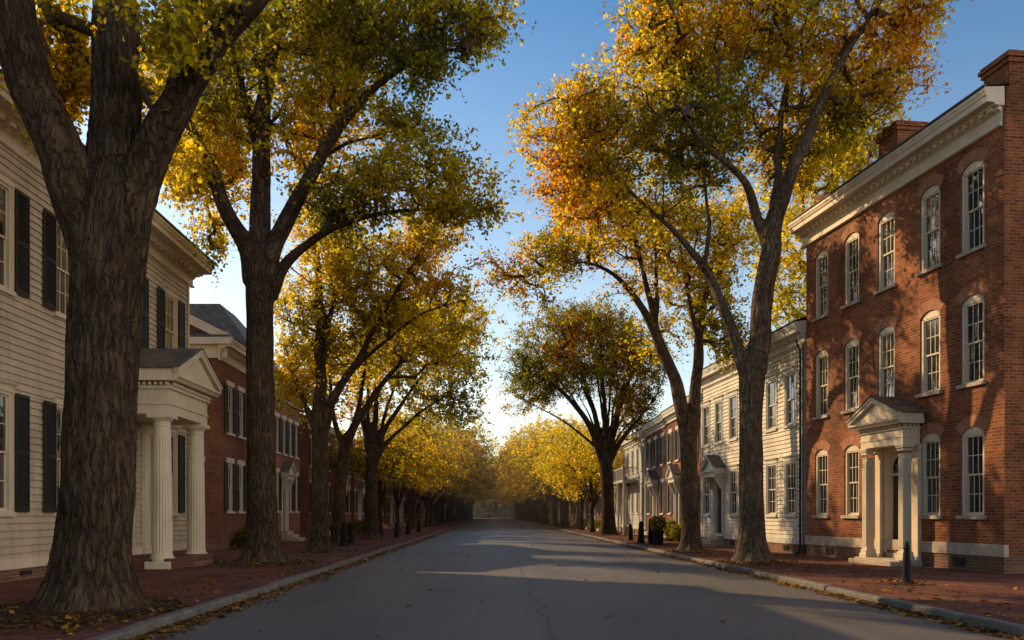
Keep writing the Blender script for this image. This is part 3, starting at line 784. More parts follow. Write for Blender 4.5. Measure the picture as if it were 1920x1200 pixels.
def house(name, label, org, rz, L, top, depth, bays, w, floors, st, wall='brick', found=.55, fmat='brick_found', cproj=.4, fr=.35,
          roof='low', roof_h=2.0, chims=(), doors=(), nearend=True, group=None, seed=1, side=None, belt=None, trim='trim_w', skip=(), dent=.28, near_x=0.0, roofm='slate', cat='house', pipe=None, ends=None):
    rnd = random.Random(seed)
    b = empty(name, org, rz); tag(b, label, cat, group)
    st = dict(st); st['trim'] = trim; lap = .165 if st['kind'] == 'clap' else 0
    holes = []; wins = []
    for fi, (z0, z1) in enumerate(floors):
        for bi, x in enumerate(bays):
            if (fi, bi) in skip: continue
            d = next((d for d in doors if fi == 0 and abs(d['x']-x) < .9), None)
            if d: continue
            holes.append((x-w/2, x+w/2, z0, z1)); wins.append((x, z0, z1))
    mb = MB(); zt = top-.42-(fr*.5)
    ah = st.get('rise', 0)
    dh = []
    for d in doors: dh.append((d['x']-d['w']/2, d['x']+d['w']/2, d['z0'], d['z1']))
    if ah:
        # arched openings and square door openings share the sheet: doors cut as plain holes
        front_with(mb, L, found, zt, holes, dh, lap, ah)
    else: front(mb, 0, L, found, zt, holes+dh, lap)
    # ends and back
    for xe, sg in ((0, -1), (L, 1)):
        sh = side if (side and xe == near_x) else ()
        T = (lambda xe, sg: (lambda u, o, z: (xe+sg*o, -u, z)))(xe, sg)
        front(mb, 0, depth, found, zt+.4, [(a-w/2, a+w/2, z0, z1) for a in sh for z0, z1 in floors], lap, T=T)
    mb.poly([(0, -depth, found), (L, -depth, found), (L, -depth, zt+.4), (0, -depth, zt+.4)])
    mb.obj('wall', M[wall], b)
    fb = MB(); fb.box(-.0, L, -depth+.01, .015 if st['kind'] == 'clap' else .012, -.1, found+.0)
    n = max(2, int(L/2.6))
    fb.obj('foundation', M[fmat], b)
    for i in range(n):                                   # cellar vents
        x = (i+.5)*L/n
        if any(abs(x-d['x']) < d['w'] for d in doors): x += 1.1
        if x > L-.4 or found < .4: continue
        v = MB(); v.box(x-.24, x+.24, .012, .032, .24, min(.46, found-.08))
        for q in range(5): v.box(x-.22+q*.1, x-.18+q*.1, .032, .045, .25, min(.45, found-.09))
        v.obj('cellar_vent', M['shutter_b'], b)
    if st['kind'] == 'clap':
        wt = MB(); wt.box(-.01, L+.01, .016, .045, found-.02, found+.2)
        for xe, xb in ((-.012, .13), (L-.13, L+.012)): wt.box(xe, xb, .0455, .062, found, zt); 
        wt.obj('corner_board', M[trim], b)
    if belt:
        bm_ = MB(); bm_.cbox(-.03, L+.03, -.1, .05, belt[0], belt[1], .012); bm_.obj('stone_band', M['stone'], b)
    for (x, z0, z1) in wins: add_window(b, x, z0, z1, w, st, rnd)
    if side:
        for a in side:
            for z0, z1 in floors:
                o = add_window(b, 0, z0, z1, w, dict(st, shut=None), rnd)
                o.location = (near_x, -a, z0); o.rotation_euler = (0, 0, -PI/2 if near_x > 0 else PI/2)
    e0_, e1_ = ends or (cproj*.55, cproj*.55)
    cb = MB(); cornice(cb, -e0_, L+e1_, top, cproj, fr, dent); cb.obj('cornice', M[trim], b)
    rb = MB(); ov = min(e0_, e1_)
    if roof == 'low':
        rb.poly([(-ov, cproj+.02, top+.03), (L+ov, cproj+.02, top+.03), (L+ov, -depth/2, top+roof_h), (-ov, -depth/2, top+roof_h)], [(0, 0), (L, 0), (L, depth/2), (0, depth/2)])
        rb.poly([(-ov, -depth-.2, top+.03), (L+ov, -depth-.2, top+.03), (L+ov, -depth/2, top+roof_h), (-ov, -depth/2, top+roof_h)], [(0, 0), (L, 0), (L, depth/2), (0, depth/2)])
        rb.box(-ov, L+ov, cproj-.06, cproj+.03, top+.003, top+.05)
        for xe in (0.01, L-.01):
            gb = MB(); gb.poly([(xe, 0, zt), (xe, -depth, zt), (xe, -depth, top), (xe, -depth/2, top+roof_h-.06), (xe, 0, top)])
            gb.obj('gable_wall', M[wall], b)
    ro = rb.obj('roof', M[roofm], b) if rb.v and roof != 'none' else b
    for (x, y, cw, cd, z1) in chims:
        c = chimney_mb(cw, cd, top-1.0, z1).obj('chimney', M['brick' if wall != 'brick_dk' else 'brick_dk'], ro, loc=(x, y, 0))
    for d in doors: doorway(b, d, trim, rnd)
    if pipe is not None:
        pb = MB(); pb.tube([(pipe, .09, .3), (pipe, .09, top-1.0), (pipe, .25, top-.6)], [.032]*3, 10); pb.tube([(pipe, .09, .35), (pipe, .14, .2), (pipe, .26, .15)], [.036]*3, 10)
        for z in (1.2, 3.6, 6.0): pb.box(pipe-.06, pipe+.06, .0, .15, z, z+.04)
        pb.obj('downpipe', M['iron'], b)
    return b

def front_with(mb, L, z0, z1, holes, dh, lap, ah):
    # wall split in vertical strips at the doors so that only windows get arched heads
    if not dh: return front(mb, 0, L, z0, z1, holes, lap, ah)
    a, b = dh[0][0]-.2, dh[0][1]+.2
    inside = [h for h in holes if h[0] < b and h[1] > a]
    top = dh[0][3]+.15
    front(mb, 0, a, z0, top, [h for h in holes if h[1] <= a+.001 and h[3] <= top+.6], lap, None if False else ah) if False else None
    lo = [h for h in holes if h[3] < z1/2.6+.4]; hi = [h for h in holes if h not in lo]
    zc = max(h[3] for h in lo)+.35
    front(mb, 0, a, z0, zc, [h for h in lo if h[0] < a], lap, ah)
    front(mb, a, b, z0, zc, dh, lap, None, reveal=.3)
    front(mb, b, L, z0, zc, [h for h in lo if h[0] > b], lap, ah)
    front(mb, 0, L, zc, z1, hi, lap, ah)

def doorway(b, d, trim, rnd):
    x, w, z0, z1 = d['x'], d['w'], d['z0'], d['z1']; kind = d.get('kind', 'hood'); dep = -.2 if kind == 'portico' else -.11
    fan = d.get('fan', 0)
    f = MB(); dw = w-.24; dhh = z1-z0-.12-fan
    f.box(x-w/2+.002, x-w/2+.12, dep-.02, .03, z0, z1-.002); f.box(x+w/2-.12, x+w/2-.002, dep-.02, .03, z0, z1-.002); f.box(x-w/2+.12, x+w/2-.12, dep-.02, .03, z1-.12, z1-.002)
    if fan: f.box(x-dw/2, x+dw/2, dep-.02, dep+.06, z0+dhh, z0+dhh+.08)
    fo = f.obj('door_frame', M[trim], b)
    dm = door_mb(dw, dhh); do = dm.obj('door', M[d.get('mat', 'door')], b, loc=(x, dep-.0, z0))
    kb = MB(); kb.lathe([(.0, 0), (.03, .01), (.035, .03), (.012, .05)], dw/2-.08, .05, 10); k = kb.obj('handle', M['brass'], do); k.location = (0, 0, 1.02)
    if fan:
        # arched fanlight: spandrel board with a semicircle of glass and radiating bars
        zc = z0+dhh+.09; R = min(dw/2-.03, fan-.13)
        g = MB(); g.poly([(x+R*math.cos(a*PI/12), dep+.005, zc+R*math.sin(a*PI/12)) for a in range(13)]); go = g.obj('fanlight', M['glass'], b)
        s = MB()
        for a in range(12):
            p, q = a*PI/12, (a+1)*PI/12
            for (ra, rb, y) in ((R, R+.05, dep+.05),):
                s.poly([(x+ra*math.cos(p), y, zc+ra*math.sin(p)), (x+rb*math.cos(p), y, zc+rb*math.sin(p)), (x+rb*math.cos(q), y, zc+rb*math.sin(q)), (x+ra*math.cos(q), y, zc+ra*math.sin(q))])
            pu = (x+(R+.05)*math.cos(p), zc+(R+.05)*math.sin(p)); qu = (x+(R+.05)*math.cos(q), zc+(R+.05)*math.sin(q))
            s.poly([(pu[0], dep+.03, pu[1]), (qu[0], dep+.03, qu[1]), (qu[0], dep+.03, z1-.12), (pu[0], dep+.03, z1-.12)])
        s.poly([(x-dw/2, dep+.03, zc-.01), (x-R-.05, dep+.03, zc-.01), (x-R-.05, dep+.03, z1-.12), (x-dw/2, dep+.03, z1-.12)])
        s.poly([(x+dw/2, dep+.03, zc-.01), (x+R+.05, dep+.03, zc-.01), (x+R+.05, dep+.03, z1-.12), (x+dw/2, dep+.03, z1-.12)])
        for a in range(1, 6):
            t = a*PI/6; s.tube([(x+.08*math.cos(t), dep+.02, zc+.08*math.sin(t)), (x+R*math.cos(t), dep+.02, zc+R*math.sin(t))], [.009]*2, 4)
        s.obj('glazing_bars', M[trim], go)
    else: pass
    if kind == 'hood':
        h = MB(); zz = z1+.06; W = w/2+.34; pr = d.get('proj', .6)
        h.box(x-w/2-.16, x-w/2-.002, .002, .09, z0, z1+.05); h.box(x+w/2+.002, x+w/2+.16, .002, .09, z0, z1+.05)
        h.box(x-W+.1, x+W-.1, .002, pr-.1, zz, zz+.139)
        pediment(h, x-W, x+W, .002, pr, zz+.30, zz+.86, .08)
        for s in (-1, 1): h.sweep([(.09, z1-.55), (.16, z1-.5), (pr*.75, z1-.05), (pr*.8, zz), (.09, zz)], x+s*(w/2+.09)-.05, x+s*(w/2+.09)+.05)
        gable_body(h, x-W, x+W, .003, pr, zz+.30, zz+.86, .15)
        h.obj('door_hood', M[trim], b)
        gable_slopes(x-W, x+W, .0, pr+.03, zz+.30, zz+.86, .16).obj('hood_roof', M['slate'], b)
    if z0 > .3 and kind == 'hood': steps(b, x, w+.3, .05, max(1, int(round((z0-.13)/.19))), .13, z0-.01)

# ================================================================== the setting
def sheet(name, pts, z, m, sub=None):
    mb = MB(); mb.poly([(p[0], p[1], z) for p in pts]); o = mb.obj(name, m); o['kind'] = 'structure'; return o

CL, CR = -4.6, 6.8                                        # kerb faces
sheet('ground', [(-900, -60), (900, -60), (900, 1500), (-900, 1500)], -.06, M['grass'])
mb = MB(); N = 24; ys = [-6]+[i*4 for i in range(0, 20)]+[80+i*20 for i in range(16)]
for j in range(len(ys)-1):
    for i in range(N):
        xa, xb = CL+(CR-CL)*i/N, CL+(CR-CL)*(i+1)/N
        zf = lambda x: .13*(1-((x-1.1)/5.7)**2)
        mb.poly([(xa, ys[j], zf(xa)), (xb, ys[j], zf(xb)), (xb, ys[j+1], zf(xb)), (xa, ys[j+1], zf(xa))])
o = mb.obj('road', M['asphalt'], smooth=True); o['kind'] = 'structure'
sheet('pavement', [(-14.5, -6), (CL-.2, -6), (CL-.2, 400), (-14.5, 400)], .132, M['paver'])
sheet('pavement', [(CR+.2, -6), (16.0, -6), (16.0, 400), (CR+.2, 400)], .132, M['paver'])
def kerb(x0, x1, seed):
    mb = MB(); rnd = random.Random(seed); y = -6.0
    while y < 380:
        l = rnd.uniform(1.9, 2.7) if y < 120 else 12
        dx, dz = rnd.uniform(-.02, .02), rnd.uniform(-.014, .012)
        mb.cbox(x0+dx, x1+dx, y, y+l-.022, -.05, .142+dz, .032); y += l
    o = mb.obj('kerb', M['curb']); o['kind'] = 'structure'
kerb(CL-.20, CL, 3); kerb(CR, CR+.20, 4)
def soil_disc(x, y, rx, ry, seed, h=.05):
    mb = MB(); n = 36; rings = []
    for r, z in ((0, h), (.35, h*.95), (.7, h*.55), (1, .0)):
        ring = []
        for k in range(n):
            a = 2*PI*k/n; w = 1+.22*noise.noise(Vector((math.cos(a)*1.5, math.sin(a)*1.5, seed)))+.07*noise.noise(Vector((math.cos(a)*6, math.sin(a)*6, seed)))
            px_ = x+rx*r*w*math.cos(a); px_ = max(CL-99, px_)
            if x < 0: px_ = min(px_, CL-.215)
            else: px_ = max(px_, CR+.215)
            ring.append((px_, y+ry*r*w*math.sin(a), .137+z+.012*noise.noise(Vector((k*1.3, r*9, seed)))*(r < 1)))
        rings.append(ring)
    for i in range(3):
        for k in range(n):
            j = (k+1) % n; mb.poly([rings[i][k], rings[i][j], rings[i+1][j], rings[i+1][k]])
    o = mb.obj('soil_patch', M['soil'], smooth=True); o['kind'] = 'structure'

# ================================================================== buildings
def left_frame(x, y_far, y_near): return (x, y_far, 0), -PI/2, y_far-y_near   # local x runs towards the viewer
def LX(y_far, Y): return y_far-Y

# --- white clapboard house, left foreground
org, rz, L = left_frame(-10.6, 29.6, 9.0)
yb = [27.95, 24.9, 21.15, 18.2, 15.2, 12.2]
portico_c = 24.5
HA = house('clapboard_house', 'cream clapboard house with dark louvred shutters and a columned porch behind the huge foreground tree', org, rz, L, 10.4, 9,
      [LX(29.6, y) for y in yb], 1.06, [(1.66, 4.28), (6.5, 8.78)], dict(kind='clap', shut='shutter', grid=(3, 2), case=.07, glass='glass_c'), wall='clap', found=.42,
      cproj=.8, fr=.42, roof_h=1.6, trim='trim', skip={(0, 1)}, dent=.42, near_x=L,
      doors=[dict(x=LX(29.6, 24.5), w=1.35, z0=.45, z1=3.3, kind='porch', mat='door', fan=0)], seed=5)
# porch: floor, columns, entablature, roof
px0, px1 = LX(29.6, 26.35), LX(29.6, 22.8)                # far, near
mb = MB(); mb.cbox(px0+.1, px1-.1, .07, 2.0, .1, .42, .03); mb.obj('porch_floor', mat_brick('porch_brick', (.20, .07, .045), (.15, .055, .035), (.2, .14, .1), .5), HA)
steps(HA, (px0+px1)/2, 1.5, 1.95, 1, .13, .28, 'brick_found')
def column(parent, x, y, z0, z1, r, name='column', m='trim', seg=80, fl=20):
    mb = MB(); mb.cbox(x-r*1.32, x+r*1.32, y-r*1.32, y+r*1.32, z0, z0+.2, .012)
    pr = [(r*1.25, z0+.2), (r*1.28, z0+.24), (r*1.25, z0+.29), (r*1.10, z0+.33), (r*1.04, z0+.36), (r, z0+.42)]
    H = z1-z0
    for k in range(1, 11):
        t = k/10; pr.append((r*(1-.17*t**1.5), z0+.42+(H-.42-.34)*t))
    rt = r*.83; pr += [(rt*1.08, z1-.33), (rt*1.08, z1-.30), (rt, z1-.29), (rt, z1-.22), (rt*1.25, z1-.16), (rt*1.3, z1-.12)]
    mb.lathe(pr, x, y, seg, fl, (z0+.4, z1-.34)); mb.cbox(x-rt*1.42, x+rt*1.42, y-rt*1.42, y+rt*1.42, z1-.12, z1, .008)
    return mb.obj(name, M[m], parent)
cy = 1.6
for x in (LX(29.6, 25.85), LX(29.6, 23.2)): column(HA, x, cy, .14, 4.33, .265)
for x in (LX(29.6, 25.85), LX(29.6, 23.2)):
    pl = MB(); pl.box(x-.2, x+.2, .03, .14, .42, 4.2); pl.box(x-.25, x+.25, .03, .19, .42, .62); pl.box(x-.25, x+.25, .03, .19, 4.05, 4.33)
    pl.obj('pilaster', M['trim'], HA)
eb = MB(); ex0, ex1 = px0+.28, px1-.1-.12
eb.box(ex0, ex1, .03, 1.86, 4.33, 4.58); eb.box(ex0-.03, ex1+.03, .03, 1.89, 4.58, 4.64); eb.box(ex0, ex1, .03, 1.86, 4.64, 5.0)
eb.box(ex0-.07, ex1+.07, .03, 1.93, 5.0, 5.08)
for i in range(22):
    x = ex0+(ex1-ex0)*(i+.5)/22; eb.box(x-.035, x+.035, 1.93, 1.99, 5.09, 5.17)
for i in range(12):
    y = .1+1.8*(i+.5)/12; eb.box(ex0-.13, ex1+.13, y-.035, y+.035, 5.09, 5.17)
pediment(eb, px0, px1, .03, 2.2, 5.36, 6.16, .12)
gable_body(eb, px0, px1, .031, 2.2, 5.36, 6.16, .21)
eb.obj('entablature', M['trim'], HA)
gable_slopes(px0, px1, .0, 2.24, 5.36, 6.16, .21).obj('porch_roof', M['slate'], HA)

# --- brick house with pedimented gable, then the row
org, rz, L = left_frame(-11.5, 42.0, 36.0)
HB = house('brick_house', 'deep red brick house with white boxed eaves and slate gable beside the cream porch', org, rz, L, 9.0, 10,
      [LX(42.0, y) for y in (37.3, 38.9, 40.6)], .85, [(1.75, 3.85), (5.15, 7.2)], dict(kind='brick', shut='shutter', grid=(3, 2)), wall='brick_dk', found=.6, cproj=.6, fr=.5, roof_h=2.9,
      side=[1.2], near_x=L, seed=8, trim='trim_w')
rb = MB(); Lx = L
# boxed return and rake boards of the gable end
rb.sweep([(.3, 8.2), (.3, 9.0), (-10.0, 9.0), (-10.0, 8.2)], Lx+.003, Lx+.12); rb.sweep([(.58, 8.72), (.6, 9.0), (-10.2, 9.0), (-10.2, 8.72)], Lx+.123, Lx+.5)
for sgn in (1,):
    rb.poly([(Lx+.34, .62, 9.06), (Lx+.34, -5.0, 11.92), (Lx+.34, -5.0, 11.5), (Lx+.34, .62, 8.66)]); rb.poly([(Lx+.34, .62, 9.06), (Lx+.34, -5.0, 11.92), (Lx+.0, -5.0, 11.92), (Lx+.0, .62, 9.06)])
    rb.poly([(Lx+.34, -10.3, 9.06), (Lx+.34, -5.0, 11.92), (Lx+.34, -5.0, 11.5), (Lx+.34, -10.3, 8.66)])
rb.obj('gable_trim', M['trim_w'], HB)
pr_ = MB(); pr_.poly([(Lx+.5, .58, 9.02), (Lx+.5, -10, 9.02), (Lx+.05, -10, 9.35), (Lx+.05, .4, 9.35)]); pr_.obj('pent_roof', M['slate'], HB)
# tall slate roofed block just beyond it
org, rz, L = left_frame(-11.7, 51.6, 43.8)
HC = house('brick_house', 'red brick house under a tall hipped slate roof, second brick front on the left', org, rz, L, 8.6, 11,
      [LX(51.6, y) for y in (44.7, 46.2, 47.7, 49.2, 50.7)], .8, [(1.8, 3.9), (5.0, 6.9)], dict(kind='brick', shut='shutter', grid=(2, 2)), wall='brick_md', found=.6, cproj=.45, fr=.3, roof='none', seed=9,
      doors=[dict(x=LX(51.6, 47.7), w=1.1, z0=.7, z1=3.5, kind='hood', mat='door_g', proj=.5)])
mbr = MB(); a0, a1, yy0, yy1, zt, zr = -.3, L+.3, .45, -11.3, 8.64, 12.9; ins = 3.4
q = [(a0, yy0, zt), (a1, yy0, zt), (a1, yy1, zt), (a0, yy1, zt)]; r_ = [(a0+ins, yy0-ins, zr), (a1-ins+1.2, yy0-ins, zr), (a1-ins+1.2, yy1+ins, zr), (a0+ins, yy1+ins, zr)]
for i in range(4):
    j = (i+1) % 4; ln = (Vector(q[j])-Vector(q[i])).length; mbr.poly([q[i], q[j], r_[j], r_[i]], [(0, 0), (ln, 0), (ln-ins, 5.2), (ins, 5.2)])
mbr.poly(r_); mbr.obj('roof', M['slate'], HC)

ROWL = [  # y0, y1, top, wall, label, opts
    (53.2, 60.4, 7.6, 'brick_dk', 'plain dark brick row house with white lintels, third brick front on the left'),
    (62.2, 69.6, 7.7, 'brick_md', 'rose brick row house with white door hood behind the curved left tree'),
    (71.4, 79.2, 7.3, 'brick_dk', 'low brick row house with black shutters past the fifth left tree'),
]
for i, (y0, y1, top, wl, lab) in enumerate(ROWL):
    org, rz, L = left_frame(-11.5-.1*i, y1, y0); nb = 4 if L < 9 else 5
    bays = [L*(k+.5)/nb for k in range(nb)]
    house('row_house', lab, org, rz, L, top, 6, bays, .82, [(1.75, 3.6), (4.7, 6.4)], dict(kind='brick', shut='shutter' if i != 0 else 'shutter', grid=(2, 2), case=.08), wall=wl, found=.62, cproj=.35, fr=.25,
          roof_h=1.1, doors=[dict(x=bays[nb//2], w=1.1, z0=.75, z1=3.35, kind='hood', mat='door_g', proj=.5)], seed=20+i, chims=[(.6, -3, .9, .7, top+1.9)], group='brick row houses behind the left trees')

# --- three storey brick house on the right
ang = math.atan2(1, -.1406)
U = [1.15, 2.87, 4.95, 6.85, 8.75]; LR = 9.8
st = dict(kind='brick', rise=.17, grid=(3, 2), case=.10, sill='stone')
HR = house('brick_house', 'three-storey red brick house with arched windows, stone band and pedimented doorway on the right', (12.7, 21.2, 0), ang, LR, 12.2, 11,
      U, .88, [(1.58, 3.9), (5.05, 7.36), (8.54, 10.84)], st, wall='brick', found=.56, cproj=.55, fr=.5, roof_h=.9, belt=(.54, .85), trim='trim', skip={(0, 2)}, dent=.3, seed=3,
      doors=[dict(x=4.3, w=1.42, z0=.45, z1=3.62, kind='portico', mat='door', fan=.72)], roofm='slate',
      chims=[(5.6, -.95, 1.0, .95, 13.75), (9.3, -.7, .55, .8, 13.0), (.47, -.75, .9, 1.2, 13.15)], ends=(.0, .3))
# party-wall chimney face and cornice bracket
mb = MB(); mb.box(-.02, .30, -11, -.03, 11.0, 12.25); mb.obj('parapet', M['brick'], HR)
# doorway
mb = MB(); xc = 4.3; 
for s in (-1, 1):
    x = xc+s*.92; y = .42; h0, h1 = .3, 3.62
    mb.cbox(x-.19, x+.19, y-.19, y+.19, .14, h0+.12, .012); mb.cbox(x-.165, x+.165, y-.165, y+.165, h0+.12, h0+.24, .02)
    # fluted square shaft
    a = .12
    mb.box(x-a, x+a, y-a, y+a, h0+.24, h1-.28)
    for k in range(5):
        t = -a+.03+k*(2*a-.06)/4
        mb.box(x+t-.016, x+t+.016, y+a, y+a+.016, h0+.34, h1-.4); mb.box(x-a-.016, x-a, y+t-.016, y+t+.016, h0+.34, h1-.4); mb.box(x+a, x+a+.016, y+t-.016, y+t+.016, h0+.34, h1-.4)
    for (e, z0, z1) in ((.018, h1-.30, h1-.27), (.035, h1-.18, h1-.13), (.06, h1-.10, h1-.05), (.08, h1-.05, h1)): mb.cbox(x-a-e, x+a+e, y-a-e, y+a+e, z0, z1, .006)
    co = mb.obj('column', M['trim'], HR); mb = MB()
    mb.box(x-.14, x+.14, .002, .10, .3, h1)
    mb.box(x-.17, x+.17, .002, .13, h1-.15, h1); mb.obj('pilaster', M['trim'], HR); mb = MB()
e0, e1, yo = xc-1.06, xc+1.06, .58
mb.box(e0, e1, .055, yo, 3.62, 3.82); mb.box(e0-.02, e1+.02, .055, yo+.02, 3.82, 3.86); mb.box(e0, e1, .055, yo, 3.86, 4.06); mb.box(e0-.05, e1+.05, .055, yo+.05, 4.06, 4.12)
for i in range(14):
    x = e0+(e1-e0)*(i+.5)/14; mb.box(x-.035, x+.035, yo+.05, yo+.10, 4.13, 4.19)
for i in range(4):
    y = .1+.5*(i+.5)/4; mb.box(e0-.10, e1+.10, y-.03, y+.03, 4.13, 4.19)
pediment(mb, xc-1.27, xc+1.27, .055, .88, 4.36, 4.92, .1); gable_body(mb, xc-1.27, xc+1.27, .056, .88, 4.36, 4.92, .18); mb.obj('entablature', M['trim'], HR)
gable_slopes(xc-1.27, xc+1.27, .0, .92, 4.36, 4.92, .18).obj('portico_roof', M['slate_b'], HR)
steps(HR, xc, 2.2, .66, 1, .13, .26); mb = MB(); mb.cbox(xc-1.15, xc+1.15, .02, .75, .1, .30, .02); mb.obj('stoop', M['stone'], HR)
mb = MB(); mb.box(xc-.6, xc+.6, -.3, .03, .3, .45); mb.obj('threshold', M['stone'], HR)

# --- white clapboard house next to it
ang2 = math.atan2(1, -.078)
UB = [1.05, 2.85, 4.9, 7.1, 9.0, 10.8]
HW = house('clapboard_house', 'white clapboard house with plain windows and a slate door hood, adjoining the three-storey brick house', (11.32, 31.15, 0), ang2, 11.5, 8.6, 7,
      UB, .98, [(1.6, 3.62), (5.0, 6.95)], dict(kind='clap', grid=(3, 2), case=.07), wall='clap_w', found=.52, cproj=.42, fr=.35, roof_h=1.6, trim='trim_w', dent=.34, seed=4,
      doors=[dict(x=9.0, w=1.15, z0=.62, z1=3.3, kind='hood', mat='door_g', proj=.6)], chims=[(6, -4.5, .8, .8, 11.2)], pipe=.09)
ROWR = [
    (42.9, 51.2, 7.7, 'brick', 'warm brick row house with dark shutters between two big right-hand trunks', 'brick'),
    (51.3, 58.0, 7.6, 'brick_dk', 'darker narrow brick row house just past the warm brick one on the right', 'brick'),
    (58.1, 73.5, 7.4, 'clap_g', 'long pale grey row house with second-floor balcony on the right', 'clap'),
]
for i, (y0, y1, top, wl, lab, kd) in enumerate(ROWR):
    L = y1-y0; nb = max(3, int(L/2.05)); bays = [L*(k+.5)/nb for k in range(nb)]
    st = dict(kind=kd, shut='shutter' if kd == 'brick' else None, grid=(2, 2), case=.08)
    h = house('row_house', lab, (10.4, y0, 0), PI/2, L, top, 9, bays, .82, [(1.7, 3.6), (4.7, 6.4)], st, wall=wl, found=.6, cproj=.35, fr=.3, roof_h=2.0, seed=40+i,
          doors=[dict(x=bays[nb//2], w=1.1, z0=.72, z1=3.35, kind='hood', mat='door_g', proj=.5)], chims=[(.6, -4.2, .9, .7, top+3.0)])
    if kd == 'clap':
        mb = MB(); mb.cbox(3.2, 12.2, .03, 1.1, 3.95, 4.12, .02); mb.box(3.2, 12.2, 1.0, 1.08, 4.95, 5.02)
        for k in range(60): mb.box(3.25+k*.15, 3.28+k*.15, 1.02, 1.06, 4.12, 4.95)
        for k in range(4): mb.box(3.2+k*2.96, 3.32+k*2.96, .98, 1.1, 4.12, 5.05)
        for x in (3.2, 12.12):
            mb.box(x, x+.08, .06, 1.0, 4.95, 5.02)
            for k in range(6): mb.box(x+.02, x+.05, .12+k*.15, .15+k*.15, 4.12, 4.95)
        mb.obj('balcony', M['clap_g'], h)
        for k in range(4): mb = MB(); mb.cbox(3.25+k*2.94, 3.41+k*2.94, .9, 1.06, .13, 3.95, .01); mb.obj('balcony_post', M['trim_w'], h)

# --- far rows, both sides, glimpsed between trunks
desc = ['brick front', 'rose brick front', 'dark brick front', 'pale boarded front']
far = []
y = 80.8; i = 0
while y < 300:
    L = 9.6; wl = ['brick_dk', 'brick_md', 'brick', 'clap_g'][(i*3+1) % 4]; kd = 'clap' if wl == 'clap_g' else 'brick'
    for side in (0, 1):
        if side == 1: yy = y-6.6; wl2 = ['brick', 'brick_dk', 'brick_md', 'brick'][i % 4]; kd2 = 'brick'
        else: yy = y; wl2 = wl; kd2 = kd
        top = 7.3+((i*7+side*3) % 5)*.22
        key = (side, wl2, kd2, round(top, 2)); nb = 4; bays = [(L-(1.5 if side == 0 else .1))*(k+.5)/nb for k in range(nb)]
        loc = (-11.6, yy+L, 0) if side == 0 else (10.5, yy, 0); rzz = -PI/2 if side == 0 else PI/2
        if key in _cache:
            hh = copy_tree(_cache[key]); hh.location = loc
        else:
            hh = house('row_house', '', loc, rzz, L-(1.5 if side == 0 else .1), top, 6, bays, .82, [(1.7, 3.5), (4.6, 6.2)], dict(kind=kd2, shut='shutter' if kd2 == 'brick' else None, grid=(2, 1), case=.09), wall=wl2, found=.6,
                       cproj=.35, fr=.25, roof_h=1.1, seed=60+i, doors=[dict(x=bays[1], w=1.1, z0=.72, z1=3.3, kind='hood', mat='door_g', proj=.5)], chims=[(.6, -3, .9, .7, top+1.9)] if i % 2 else [])
            _cache[key] = hh
        sd = 'left' if side == 0 else 'right'
        tag(hh, f'far row house glimpsed through the trunks of the {sd} tree row', 'house', f'distant row houses behind the {sd} trees')
    y += L; i += 1

# ================================================================== street trees
YG = (('green', 1), ('olive', 1), ('ygreen', 2), ('gold', 2.2), ('amber', .5))
# foremost left tree
Y1 = 13.3
L1 = limbs_px(Y1, [
    [(168, 1150, 150), (172, 1080, 138), (177, 1000, 130), (185, 880, 130), (192, 700, 132), (199, 560, 134), (206, 460, 138), (214, 385, 122), (219, 330, 96)],
    curve_dy([(186, 500, 92), (158, 420, 84), (114, 290, 84), (62, 150, 82), (22, 20, 80), (-20, -140, 64), (-60, -330, 40)], -1.2),
    curve_dy([(222, 450, 110), (220, 330, 96), (218, 200, 92), (215, 50, 86), (212, -120, 70), (216, -330, 46)], .6),
    curve_dy([(232, 470, 88), (262, 360, 74), (300, 250, 68), (345, 170, 60), (408, 85, 52), (480, 0, 42), (560, -90, 30)], -.5),
    curve_dy([(276, 320, 52), (316, 210, 52), (350, 100, 50), (375, 0, 44), (395, -120, 34), (420, -280, 22)], 1.8)])
B1 = blobs_px(Y1, [(235, 25, 60, 35, .6, -1.0, 3), (340, 70, 50, 50, .6, -1.0, 5), (430, 30, 70, 50, .8, -.3, 4), (120, 120, 60, 120, 1.3, 2.2, 34), (290, 150, 60, 120, 1.2, 2.6, 34),
                   (180, -290, 420, 180, 3.4, .8, 90), (500, -190, 200, 100, 2.0, .6, 26), (-60, -190, 180, 110, 1.8, .6, 24), (90, 270, 30, 60, .6, 2.4, 5), (300, 280, 35, 70, .8, 2.6, 7)])
make_tree('huge foreground elm with furrowed bark forking into massive limbs at the left', 'street_tree', (at(165, 1150, Y1).x, Y1, .12), L1, B1, leaves_per=62, leaf=.106, lobed=True,
          palette=YG, voxel=.032, flare=.86, seed=2, twig_len=.65, amp=.05, group='street trees of the left row')
